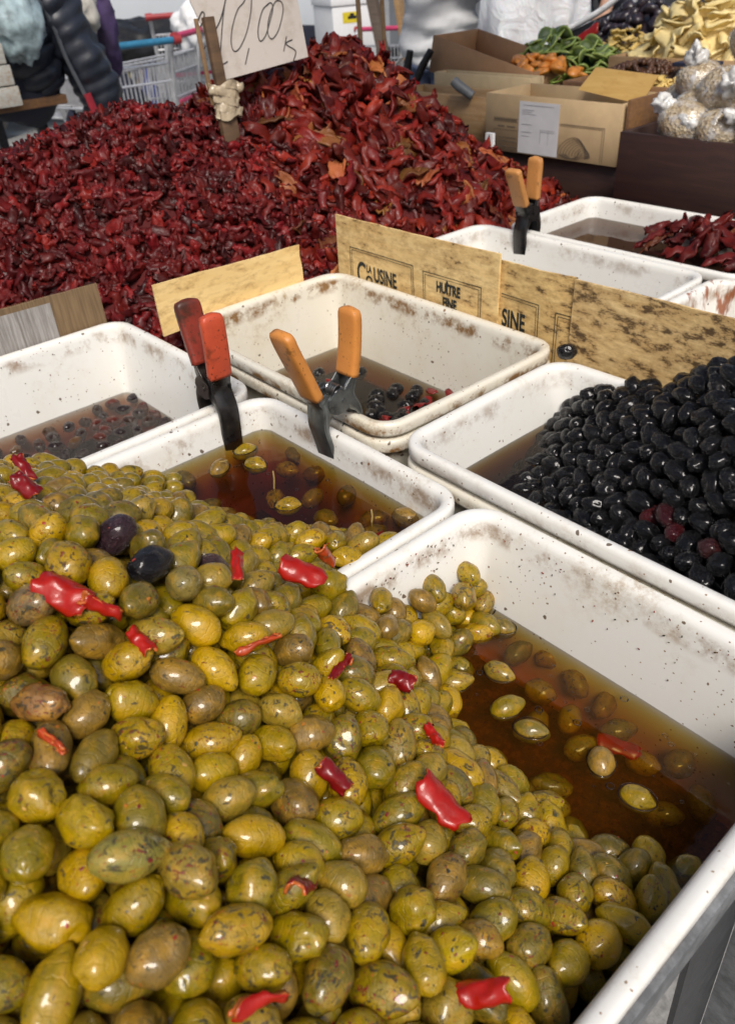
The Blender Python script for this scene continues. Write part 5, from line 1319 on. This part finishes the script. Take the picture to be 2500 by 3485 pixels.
def crumpled(r, seed, amp=.3, n=44, m=28):
    q = MB(); q.ellipsoid((0,0,0), r, n, m); o3 = Vector((seed*4.1, seed*1.7, seed*2.9)); k = 1/max(r); out = []
    for v in q.v:
        v = Vector(v); u = v*k; d = 1+amp*mnoise.noise(u*1.5+o3)+amp*.7*(.5-abs(mnoise.noise(u*2.6+o3)))*1.3+amp*.30*mnoise.noise(u*7+o3); out.append(v*d)
    return out, q.f
# bags of oats
M_oat = NT('oats'); c = M_oat.coords(); vv = M_oat.voro(c, 190, out='Color'); hs = M_oat.n('SeparateColor'); M_oat.l(vv, hs.inputs[0]); M_oat.set(Base_Color=M_oat.ramp(hs.outputs[0], [(.1, (.34,.235,.115)), (.5, (.52,.39,.22)), (.9, (.66,.54,.36))]), Roughness=.7); M_oat.bump(M_oat.voro(c, 190), .8, .004); M_oat = M_oat.mat
M_film = NT('film'); t_ = M_film.t; tr = M_film.n('BsdfTransparent'); gl = M_film.n('BsdfGlossy'); gl.inputs['Roughness'].default_value = .16; df = M_film.n('BsdfDiffuse'); df.inputs[0].default_value = (.85,.86,.88,1); c = M_film.coords(); nz = M_film.noise(c, 38, 5, .6, dist=.8)
b = M_film.n('Bump'); b.inputs['Strength'].default_value = .8; b.inputs['Distance'].default_value = .006; M_film.l(nz, b.inputs['Height']); M_film.l(b.outputs[0], gl.inputs['Normal']); M_film.l(b.outputs[0], df.inputs['Normal'])
m1 = M_film.n('MixShader'); M_film.l(M_film.ramp(nz, [(.48, .03), (.70, .6)]), m1.inputs[0]); M_film.l(tr.outputs[0], m1.inputs[1]); M_film.l(df.outputs[0], m1.inputs[2]); m2 = M_film.n('MixShader'); m2.inputs[0].default_value = .14; M_film.l(m1.outputs[0], m2.inputs[1]); M_film.l(gl.outputs[0], m2.inputs[2]); M_film.l(m2.outputs[0], M_film.out.inputs[0]); M_film = M_film.mat
M_filmw = simple('bunched_film', (.60,.59,.57), .3, var=.3, scale=60, bump=.8, coat=.3)
def oat_bag(p, r, knot, lab, s):
    t = empty('oat_bag', p, lab, 'bag', None); off = Vector((s*2.7, s, 0))
    for nm, k, m in (('oats', 1.0, M_oat), ('film', 1.06, M_film)):
        q = MB(); q.ellipsoid((0,0,0), (r*1.12*k, r*k, r*.86*k), 20, 12)
        vv = [Vector(x)*(1+.10*mnoise.noise(Vector(x)*(1.4/r)+off)+(.03*mnoise.noise(Vector(x)*(5/r)+off) if k > 1 else 0)) for x in q.v]; obj(nm, mesh_of(nm, vv, q.f, [m]), t)
    kd = Vector(knot).normalized(); vv, ff = crumpled((r*.30, r*.30, r*.42), s+20, .9, 26, 18); Rm = kd.to_track_quat('Z', 'Y').to_matrix()
    obj('knot', mesh_of('knot', [Rm @ (v+Vector((0, 0, r*1.05))) for v in vv], ff, [M_filmw]), t)
for k, (p, r, kn, lab) in enumerate((((-.845,1.545,.118),.046,(-1,-.35,.75),'small oat bag with its knot to the left at the front of the dark crate'), ((-.775,1.545,.112),.044,(-1,-.5,.3),'oat bag with a white knot lying at the right front of the dark crate'), ((-.795,1.60,.165),.055,(.5,-.9,.4),'wide oat bag with a shiny crumpled film in the middle of the bag heap'), ((-.872,1.625,.178),.042,(-.2,-.3,1),'oat bag high at the left of the bag heap'), ((-.725,1.625,.205),.044,(.3,-.3,.9),'round oat bag at the right edge of the bag heap'), ((-.790,1.67,.245),.052,(.25,-.3,1),'topmost oat bag with a big white knot'), ((-.70,1.56,.130),.050,(-.6,-.8,.3),'oat bag cut by the right edge of the photo'), ((-.86,1.59,.135),.036,(.2,.3,1),'half hidden oat bag behind the front bags'), ((-.92,1.68,.135),.045,(0,0,1),'oat bag behind the left side of the heap'), ((-.66,1.66,.15),.05,(0,0,1),'oat bag far right inside the dark crate'))): oat_bag(p, r, kn, lab, k)
# clamp with black and red handles, grey handle, pale post
t = empty('pliers', (-1.885,1.83,.055), 'tool with black grips and red collars standing behind the tomatoes', 'tool', rot=(0, 0, .3)); M_bk = simple('black_rubber', (.012,.012,.013), .5)
for s, rx in ((-1, .10), (1, .22)):
    q = MB(); q.tube([(s*.016+rx*.02, 0, .05), (s*.018+rx*.10, 0, .085), (s*.020+rx*.22, 0, .125)], [.011,.012,.010], 10); q.build('grip', M_bk, t, smooth=True)
    q = MB(); q.tube([(s*.014, 0, 0), (s*.0155, 0, .03), (s*.016+rx*.02, 0, .052)], .0115, 10); q.build('collar', simple('red_plastic', (.50,.015,.02), .4), t, smooth=True)
q = MB(); q.tube([(-1.500,1.672,.108),(-1.53,1.655,.130),(-1.545,1.65,.142)], [.011,.013,.012], 10); tag(q.build('scoop_handle', simple('grey_plastic', (.13,.14,.15), .5), smooth=True), 'grey handle poking up beside the labelled box', 'handle')
q = MB(); q.box(-1.260,-1.238,1.448,1.456,-.146,.080); tag(q.build('white_post', simple('white_paint', (.72,.73,.74), .5), bevel=.001), 'narrow white upright slat beside the tomato mound', 'slat')

# ------------------------------------------------------------------ people behind
def figure(x, y, face, lab, skinm, top_m, leg_m, arms, hair_m, H=1.72, topname='sweater', bulk=1.0):
    """arms: per side (elbow, hand) offsets from the shoulder, in the figure's own axes (x right, y forward, z up)"""
    t = empty('person', (x, y, -.85), lab, 'person', None, (0, 0, face)); s = H/1.72
    def skin(name, chain, edges, mat, noise=0, lev=2, closed=True):
        me = bpy.data.meshes.new(name); me.from_pydata([tuple(s*c for c in p[0]) for p in chain], edges, []); o = obj(name, me, t); o.modifiers.new('skin', 'SKIN')
        for v, p in zip(me.skin_vertices[0].data, chain): v.radius = (p[1]*s, p[2]*s if len(p) > 2 else p[1]*s)
        me.skin_vertices[0].data[0].use_root = True; sb = o.modifiers.new('sub', 'SUBSURF'); sb.levels = lev; sb.render_levels = lev
        dg = bpy.context.evaluated_depsgraph_get(); m2 = bpy.data.meshes.new_from_object(o.evaluated_get(dg)); o.modifiers.clear(); o.data = m2; m2.materials.clear(); m2.materials.append(mat); m2.name = name
        if noise:
            for v in m2.vertices: v.co += v.normal*noise*(mnoise.noise(Vector((v.co.x*6, v.co.y*6, v.co.z*16)))+.6*mnoise.noise(Vector((v.co.x*14, v.co.y*14, v.co.z*34+5))))
        m2.polygons.foreach_set('use_smooth', np.ones(len(m2.polygons), dtype=bool)); return o
    body = [((0,0,.95),.13,.10), ((0,.01,1.12),.12,.10), ((0,0,1.32),.14,.11), ((0,-.01,1.46),.07,.06), ((0,0,1.53),.052,.055), ((0,.02,1.62),.072,.09), ((0,.02,1.68),.06,.08)]
    E_ = [(0,1),(1,2),(2,3),(3,4),(4,5),(5,6)]
    for sd in (-1, 1):
        b = len(body); body += [((sd*.09,0,.86),.085), ((sd*.10,.01,.48),.058), ((sd*.10,-.01,.09),.042), ((sd*.105,.10,.04),.035)]; E_ += [(0,b),(b,b+1),(b+1,b+2),(b+2,b+3)]
        el, hd = arms[0 if sd < 0 else 1]; b = len(body); sh = (sd*.19,-.01,1.41); body += [(sh,.055), (el,.042), (hd,.030), tuple([tuple(np.array(hd)+(np.array(hd)-np.array(el))*.3), .028])]; E_ += [(3,b),(b,b+1),(b+1,b+2),(b+2,b+3)]
        h = np.array(hd); d = (h-np.array(el)); d = d/np.linalg.norm(d); sdv = np.cross(d, [0,0,1.]); sdv = sdv/(np.linalg.norm(sdv)+1e-6)
        for k in range(5):
            o0 = h+d*.06+sdv*(.022*(k-1.5) if k < 4 else -.03); b2 = len(body); ln = (.060,.070,.066,.052,.045)[k]
            body += [(tuple(o0+d*.02),.009), (tuple(o0+d*(.02+ln*.6)),.0085), (tuple(o0+d*(.02+ln)+np.array([0,0,-.012])),.007)]; E_ += [(b+3,b2),(b2,b2+1),(b2+1,b2+2)]
    skin('body', body, E_, skinm, lev=1)
    tp = [((0,0,.80),.20*bulk,.15*bulk), ((0,0,.90),.20*bulk,.15*bulk), ((0,.01,1.02),.175*bulk,.14*bulk), ((0,.01,1.18),.165*bulk,.135*bulk), ((0,0,1.34),.175*bulk,.13*bulk), ((0,-.01,1.455),.085,.075)]; e = [(0,1),(1,2),(2,3),(3,4),(4,5)]
    for sd in (-1, 1):
        el, hd = arms[0 if sd < 0 else 1]; b = len(tp); el = np.array(el); hd = np.array(hd); tp += [((sd*.20,-.01,1.40),.08), (tuple(el),.072), (tuple(el*.15+hd*.85),.055)]; e += [(4,b),(b,b+1),(b+1,b+2)]
    skin(topname, tp, e, top_m, .030, 3)
    tr = [((0,0,.93),.165,.125)]; e = []
    for sd in (-1, 1): b = len(tr); tr += [((sd*.095,0,.80),.105), ((sd*.10,.01,.48),.080), ((sd*.10,-.005,.10),.066)]; e += [(0,b),(b,b+1),(b+1,b+2)]
    skin('trousers', tr, e, leg_m, .008)
    q = MB(); q.ellipsoid((0, .005*s, 1.665*s), (.088*s, .105*s, .10*s), 16, 10); obj('hair', mesh_of('hair', [v for v in q.v], q.f, [hair_m]), t)
    q = MB(); q.ellipsoid((0, .125*s, 1.60*s), (.013, .02, .02), 8, 6); q.build('nose', skinm, t, smooth=True)
    for sd in (-1, 1): q = MB(); q.ellipsoid((sd*.03*s, .105*s, 1.625*s), (.012,.008,.007), 8, 6); q.build('eye', M_bk, t, smooth=True); q = MB(); q.ellipsoid((sd*.085*s, .02, 1.61*s), (.012,.025,.034), 8, 6); q.build('ear', skinm, t, smooth=True); 
    q = MB(); q.ellipsoid((0, .108*s, 1.565*s), (.026,.008,.007), 8, 6); q.build('mouth', simple('lips', (.30,.12,.10), .5), t, smooth=True)
    for sd in (-1, 1): q = MB(); q.ellipsoid((sd*.10*s, .06*s, .045), (.05,.13,.045), 10, 7); q.build('shoe', M_bk, t, smooth=True)
    return t
M_skin = simple('skin', (.46,.27,.18), .5, var=.08); M_sweat = simple('white_sweater', (.60,.61,.62), .85, var=.05, scale=25); M_jean = simple('jeans', (.04,.055,.10), .85); M_navy = simple('navy_jacket', (.012,.014,.028), .75); M_hair = simple('hair', (.03,.02,.015), .6)
figure(-2.93, 3.05, math.radians(215), 'person in a crumpled white sweater with one arm bent across the belly', M_skin, M_sweat, M_jean, (((-.25,.06,1.14),(-.03,.22,1.17)), ((.27,.03,1.14),(.12,.22,1.24))), M_hair, topname='sweater', bulk=1.06)
figure(-2.50, 3.32, math.radians(215), 'person in dark navy clothes standing behind the hanging white bag', M_skin, M_navy, M_navy, (((-.24,.04,1.14),(-.20,.22,1.02)), ((.25,.06,1.16),(.12,.26,1.20))), M_hair, topname='jacket', bulk=1.05)
M_bag = NT('white_bag'); M_bag.set(Base_Color=(.74,.75,.77), Roughness=.38, Subsurface_Weight=.2, Coat_Weight=.2); cbg = M_bag.coords(); M_bag.bump(M_bag.noise(m_c := cbg, 9, 6, .6, dist=1.2), .8, .02); M_bag = M_bag.mat
t = empty('plastic_bag', (-2.30, 2.93, .05), 'white plastic bag hanging with something grey in its bottom', 'bag', rot=(0, 0, math.radians(35)))
q = MB(); q.tube([(0,0,-.07),(0,0,-.03),(0,0,.06),(0,0,.18),(0,0,.30),(0,0,.40)], [.05,.16,.205,.20,.18,.13], 28, cap=False)
vv = [Vector((x, y*.55, z))*(1)+Vector((x, y, 0))*.35*mnoise.noise(Vector((x*9, y*9, z*5))) for x, y, z in q.v]; q.v = vv; q.f.append(tuple(range(28))[::-1]); q.build('bag_skin', M_bag, t, smooth=True)
q = MB(); q.ellipsoid((.0,-.075,-.022), (.125,.06,.05), 14, 8); q.build('grey_contents', simple('grey_contents', (.17,.175,.19), .6, var=.3, scale=20), t, smooth=True)
q = MB()
for sd in (-1, 1): q.tube(catmull([(sd*.10,0,.38),(sd*.08,.01,.50),(0,.02,.56)], 4), .012, 6)
q.build('bag_handle', M_bag, t, smooth=True)

# ------------------------------------------------------------------ trolleys, jackets and goods on the left
M_wire = simple('chrome_wire', (.62,.63,.65), .35, .6); M_blu = simple('blue_grip', (.03,.17,.30), .4); M_pink = simple('pink_grip', (.55,.05,.14), .45); M_redp = simple('red_cap', (.32,.03,.035), .5); M_wheel = simple('rubber', (.03,.03,.03), .7)
def trolley(loc, rz, lab, grip_m, seat_m, L=.85, W=.46, zt=.97):
    t = empty('shopping_trolley', loc, lab, 'trolley', None, (0, 0, rz))     # +X is the pusher's side, basket runs to -X
    def basket(sidefn, n, name, r=.0036, extra=()):
        q = MB()
        for i in range(n): q.tube(sidefn(i/(n-1)), r, 5, cap=False)
        for e in extra: q.tube(e, r*1.7, 6, cap=False)
        return q.build(name, M_wire, t, smooth=True, kind='stuff')
    h, zb = W/2, .52
    basket(lambda u: [(0, -h+W*u, zt-.10), (0, -h+W*u, zb-.02)], 20, 'rear_panel', extra=([(0,-h,zt-.10),(0,h,zt-.10)], [(0,-h,zt-.18),(0,h,zt-.18)], [(0,-h,zt-.30),(0,h,zt-.30)], [(0,-h,zb),(0,h,zb)]))
    for sd in (-1, 1): basket(lambda u: [(-L*u, sd*(h-.05*u), zt-.10-.10*u), (-L*u, sd*(h-.09*u)*.92, zb+.06*u)], 26, 'side_panel', extra=([(0, sd*h, zt-.10), (-L, sd*(h-.05), zt-.20)], [(0, sd*h*.97, zt-.26), (-L, sd*(h-.06), zt-.32)], [(0, sd*h*.92, zb), (-L, sd*(h-.09)*.92, zb+.06)]))
    basket(lambda u: [(-L, (-h+.05)+(W-.10)*u, zt-.20), (-L, ((-h+.09)+(W-.18)*u)*.92, zb+.06)], 16, 'front_panel')
    basket(lambda u: [(0, (-h+W*u)*.92, zb), (-L, ((-h+.09)+(W-.18)*u)*.92, zb+.06)], 14, 'basket_floor')
    q = MB(); q.tube([(.09, -h-.005, zt), (.09, h+.005, zt)], .016, 12); q.build('handle', grip_m, t, smooth=True)
    for sd in (-1, 1):
        q = MB(); q.tube([(.09, sd*(h+.006), zt), (.09, sd*(h+.045), zt)], .021, 10); q.build('handle_cap', M_redp, t, smooth=True)
        q = MB(); q.tube(catmull([(.09, sd*(h+.02), zt), (.03, sd*(h+.015), zt-.06), (-.05, sd*h, zb-.1), (-.12, sd*h, .16), (-.75, sd*(h-.08), .14)], 6), .012, 8); q.build('frame_tube', M_wire, t, smooth=True)
    q = MB(); q.box(.006, .014, -h*.6, h*.6, zt-.335, zt-.315); q.build('seat_bar', seat_m, t, bevel=.002)
    for x, y in ((-.1, -h), (-.1, h), (-.74, -h+.08), (-.74, h-.08)):
        q = MB(); q.tube([(x, y-.012, .062), (x, y+.012, .062)], .06, 16); q.build('wheel', M_wheel, t, smooth=True)
    return t
trolley((-4.10, 2.065, -.85), math.radians(-4), 'shopping trolley with a blue handle behind the left tomato mound', M_blu, M_pink, .80, .42)
trolley((-5.05, 3.0, -.85), math.radians(-25), 'shopping trolley with a red handle grip behind the blue handled one', M_redp, M_pink, .85, .42, 1.02)
trolley((-4.55, 2.62, -.85), math.radians(38), 'trolley full of bottles and bags left of the price sign', M_pink, M_pink, .85, .46, .96)
trolley((-4.9, 4.55, -.85), math.radians(118), 'wire trolley behind the price sign carrying a white foam box', M_pink, M_pink, .90, .50, .80)
M_foam = simple('white_foam', (.74,.75,.76), .7, var=.04)
t = empty('foam_box', (-5.45, 4.60, -.30), 'white foam box with a yellow label', 'box', rot=(0, 0, math.radians(-18))); q = MB(); q.box(-.2,.2,-.17,.17,0,.40); q.build('box_body', M_foam, t, bevel=.008); q = MB(); q.box(-.21,.21,-.18,.18,.402,.46); q.build('lid', M_foam, t, bevel=.008); q = MB(); q.box(.2005,.2015,-.09,.06,.29,.36); q.build('label', simple('yellow_label', (.65,.52,.02), .6), t); q = MB(); q.box(.2017,.2023,-.05,.02,.315,.335); q.ellipsoid((.202,-.015,.342), (.0006,.02,.01), 10, 6); q.build('label_mark', M_bk, t)
# goods in the trolleys
g = random.Random(3)
for k in range(6):
    x, y = -4.45-.09*k+g.uniform(-.04,.04), 2.35-.06*(k % 3)+.10*(k//3); col, nm = [((.02,.04,.22),'blue'), ((.16,.14,.05),'olive'), ((.30,.05,.03),'red'), ((.10,.05,.03),'brown'), ((.03,.04,.05),'black'), ((.02,.05,.25),'deep blue')][k]
    q = MB(); q.tube([(x,y,-.32),(x,y,-.30),(x,y,-.12),(x,y,-.08),(x,y,-.03)], [.04,.045,.045,.018,.016], 12); tag(q.build('bottle', simple('bottle_'+nm.replace(' ', '_'), col, .3), smooth=True), '%s bottle in the trolley left of the price sign' % nm, 'bottle')
for k, (p, r, m, lab, cat) in enumerate((((-4.85,2.95,.10), (.16,.13,.13), M_foam, 'white crumpled bag in the red handled trolley', 'bag'), ((-4.55,2.12,-.18), (.22,.17,.14), M_navy, 'dark bundle inside the blue handled trolley', 'bag'), ((-5.6,2.9,.0), (.30,.36,.12), M_bk, 'dark cloth bundle behind the trolleys', 'cloth'))):
    vv, ff = crumpled(r, k+5, .45); o = obj('bag_bundle', mesh_of('bag_bundle', vv, ff, [m]), None, p, None, lab, cat)
# jackets and table at the left
M_puff = simple('puffer_navy', (.020,.024,.036), .42, var=.2, scale=30, bump=.25); M_wht = wood_mat('whitewashed', (.36,.36,.33), (.52,.52,.48), .3)
t = empty('goods_table', (-3.45, .85, -.85), 'small table at the left edge hung with dark jackets', 'table'); q = MB(); q.box(-.35,.35,-.55,.45,.885,.915); q.build('table_top', M_mdwood, t, bevel=.004)
for x, y in ((.16,.405),(-.3,.40),(.16,-.5),(-.3,-.5)): q = MB(); q.box(x-.014,x+.014,y-.018,y+.018,0,.884); q.build('leg', M_darksteel, t, bevel=.002)
for k in range(3):
    q = MB(); q.box(-3.04,-2.98,.70,1.095-.008*k,.065+.062*k,.123+.062*k); tag(q.build('whitewashed_board', M_wht, bevel=.003), ['lowest','middle','upper'][k]+' whitewashed board of the stack at the left edge', 'board', 'whitewashed boards')
def quilted(name, pts, rad, m, bands=9, n=24, flat=.7, parent=None, depth=.06):
    P = catmull(pts, 16); m_ = len(P); q = MB(); R_ = [np.interp(i/(m_-1), np.linspace(0, 1, len(rad)), rad)*(1-depth+depth*2*abs(math.sin(PI*bands*i/(m_-1)))**.6) for i in range(m_)]
    q.tube(P, [float(r) for r in R_], n); c = Vector()
    vv = [Vector(v)+Vector((1,.6,.4))*.022*mnoise.noise(Vector(v)*11)+Vector((.4,1,.6))*.010*mnoise.noise(Vector(v)*28) for v in q.v]; q.v = vv; return q.build(name, m, parent, smooth=True)
t = empty('puffer_jacket', (-3.15, 1.35, .0), 'dark navy quilted jacket hanging with one sleeve down beside the trolley', 'jacket')
quilted('sleeve', [(-.02,-.06,.42),(.0,.0,.30),(.02,.055,.16),(.02,.095,.03),(.0,.115,-.12)], [.095,.085,.080,.075,.072], M_puff, 13, parent=t)
quilted('body_panel', [(-.08,-.16,.44),(-.06,-.15,.30),(-.03,-.13,.18),(-.03,-.08,.07)], [.12,.13,.12,.07], M_puff, 8, parent=t)
q = MB(); q.tube(catmull([(.06,-.10,.42),(.065,-.045,.28),(.075,-.03,.18),(.075,.01,.05)], 6), .007, 6); q.build('zip', simple('zip_grey', (.15,.16,.18), .4, .5), t, smooth=True)
t = empty('dark_jacket', (-3.30, 1.15, .0), 'black jacket draped below the blue bag', 'jacket'); quilted('body_panel', [(.06,-.12,.26),(.08,-.02,.18),(.06,.06,.06),(.04,.10,-.02)], [.07,.13,.12,.05], M_navy, 2, parent=t)
quilted('lining', [(.05,-.20,.20),(.06,-.14,.10),(.04,-.06,.03)], [.05,.09,.05], M_bk, 2, parent=t)
q = MB(); q.tube(catmull([(-3.06,1.36,.06),(-3.05,1.38,-.05),(-3.04,1.40,-.16)], 4), [.014]*9, 6); q.tube(catmull([(-3.05,1.40,-.02),(-3.03,1.45,-.06),(-3.02,1.47,-.09)], 4), [.02]*9, 6); tag(q.build('red_strap', simple('red_cloth', (.28,.012,.025), .8), smooth=True), 'red cloth strap hanging under the jackets', 'strap')
vv, ff = crumpled((.10,.10,.14), 1, .3); obj('white_sack', mesh_of('white_sack', vv, ff, [simple('canvas', (.60,.57,.51), .9, bump=.3)]), None, (-3.36,1.50,.315), None, 'off white canvas sack behind the quilted jacket', 'sack')
vv, ff = crumpled((.07,.08,.15), 2, .32); obj('plastic_bag', mesh_of('plastic_bag', vv, ff, [simple('pale_blue_film', (.34,.44,.47), .3, var=.45, scale=30, coat=.4)]), None, (-3.02,1.155,.335), None, 'pale blue plastic bag at the top left corner', 'bag')
vv, ff = crumpled((.055,.05,.18), 3, .5); obj('blue_red_cloth', mesh_of('blue_red_cloth', vv, ff, [NTm := simple('blue_red', (.05,.03,.09), .8, var=.9, scale=9)]), None, (-3.45,1.66,.26), None, 'blue and dark red cloth behind the canvas sack', 'cloth')
# leaning timber
# cloth awning over the rear of the stalls, carried by two thin poles (its cloth is above the picture)
t = empty('market_awning', (-1.80, 1.56, -.85), 'two thin wooden poles of the awning rising right of the price sign', 'awning')
for (dx, dy, r) in ((0, 0, .0062), (.03, .055, .0055)): q = MB(); q.tube([(dx+.02, dy+.02, 0), (dx-.006, dy-.012, 2.26)], r, 8); q.build('pole', M_ltwood, t, smooth=True)
q = MB(); n = 8
V = []; F = []
for i in range(n+1):
    for j in range(n+1):
        u, v = i/n, j/n; V.append((-.05+1.42*u, -.90+1.10*v, 2.26-.05*math.sin(PI*u)*math.sin(PI*v)+.10*u))
for i in range(n):
    for j in range(n): F.append((i*(n+1)+j, (i+1)*(n+1)+j, (i+1)*(n+1)+j+1, i*(n+1)+j+1))
obj('canopy', mesh_of('canopy', V, F, [simple('awning_cloth', (.10,.075,.055), .9, var=.1)]), t)
q = MB(); Mx = Matrix.Translation((-4.5,4.30,-.85)) @ Matrix.Rotation(math.radians(14), 4, 'X') @ Matrix.Rotation(.6, 4, 'Z'); q.box(-.03,.03,-.05,.05,0,1.6,Mx); tag(q.build('leaning_beam', wood_mat('grey_brown', (.10,.075,.06), (.17,.13,.10)), bevel=.003), 'grey brown beam leaning left of the person in white', 'beam')
q = MB(); Mx = Matrix.Translation((-4.5,4.52,-.85)) @ Matrix.Rotation(math.radians(12), 4, 'X') @ Matrix.Rotation(.6, 4, 'Z'); q.box(-.015,.015,-.18,.10,0,1.6,Mx); tag(q.build('plywood_sheet', M_ltwood, bevel=.002), 'tan plywood sheet leaning behind the beam', 'board')
q = MB(); q.box(-.2,.2,-.5,.5,0,.006,Matrix.Translation((-3.9,3.1,-.32)) @ Matrix.Rotation(.3, 4, 'Y')); 
# white delivery van
M_van = simple('van_white', (.66,.70,.74), .3, var=.03, scale=3, coat=.5); t = empty('delivery_van', (-9.4, 4.6, -.85), 'white panel van parked far behind the trolleys', 'van', rot=(0, 0, math.radians(2)))
q = MB(); v = []; prof = [(-3.0,.55),(-3.0,2.0),(-2.8,2.35),(1.2,2.35),(1.7,2.2),(2.35,1.45),(2.9,1.25),(3.0,.9),(3.0,.55)]
for x in (-.95, .95): v += [(x, p[0], p[1]) for p in prof]
n = len(prof); q.add(v, [tuple(range(n)), tuple(range(n, 2*n))[::-1]]+[(i, n+i, n+(i+1) % n, (i+1) % n) for i in range(n)]); q.build('body', M_van, t, bevel=.05)
q = MB(); q.box(.951,.97,-2.9,2.9,.48,.60); q.build('sill_trim', simple('trim_grey', (.10,.105,.11), .6), t, bevel=.01)
q = MB(); q.box(.951,.957,-.9,-.86,.62,2.2); q.box(.951,.957,.6,.63,.62,2.2); q.build('door_gap', M_bk, t)
for y in (-2.0, 2.0):
    for x in (-.80, .80): q = MB(); q.tube([(x-.12,y,.34),(x+.12,y,.34)], .34, 24); w_ = q.build('wheel', M_wheel, t, smooth=True); q = MB(); q.tube([(x+.121,y,.34),(x+.135,y,.34)], .2, 18); q.build('rim', M_wire, w_, smooth=True)
q = MB(); q.box(.952,.958,1.05,1.75,1.45,2.05); q.build('side_window', simple('dark_glass', (.02,.025,.03), .1), t, bevel=.002)
# dark crates stacked under / in front of the van
for k in range(2, 7):
    y = 2.4+.62*k+.05*(k % 2); x = -7.0-.3*(k % 3); crate('fruit_crate', x-.25, x+.25, y-.29, y+.29, -.846, -.40+.12*(k % 3), [M_bk, M_darksteel, M_navy][k % 3], '%s plastic crate %s the van' % (['black', 'grey', 'navy'][k % 3], ['at the left end before', 'second from the left before', 'third from the left before', 'in the middle before', 'right of the middle before', 'second from the right before', 'at the right end before'][k]), th=.02)
# far stalls that close the view behind the people
M_can = simple('stall_cloth', (.30,.31,.32), .9, var=.2, scale=2); M_can2 = simple('stall_dark', (.06,.062,.066), .9, var=.3, scale=2)
for k, (x, y, w_, d_, h_, m, lab) in enumerate(((-8.5,9.5,3.5,1.2,1.0,M_can,'far grey stall counter behind the white box'), (-4.5,8.5,3.2,1.2,1.05,M_can2,'dark stall counter far behind the two people'), (-1.2,6.5,3.0,1.2,1.1,M_can2,'dark stall counter behind the prunes'), (1.5,5.5,1.6,1.4,1.15,M_can2,'dark counter behind the yellow chips'))):
    t = empty('stall_counter', (x, y, -.85), lab, 'stall', rot=(0, 0, .25*(k-1.5))); q = MB(); q.box(-w_/2,w_/2,-d_/2,d_/2,h_-.05,h_); q.build('counter_top', M_ltwood, t, bevel=.01); q = MB(); q.box(-w_/2+.03,w_/2-.03,-d_/2+.03,d_/2-.03,0,h_-.052); q.build('counter_skirt', m, t)
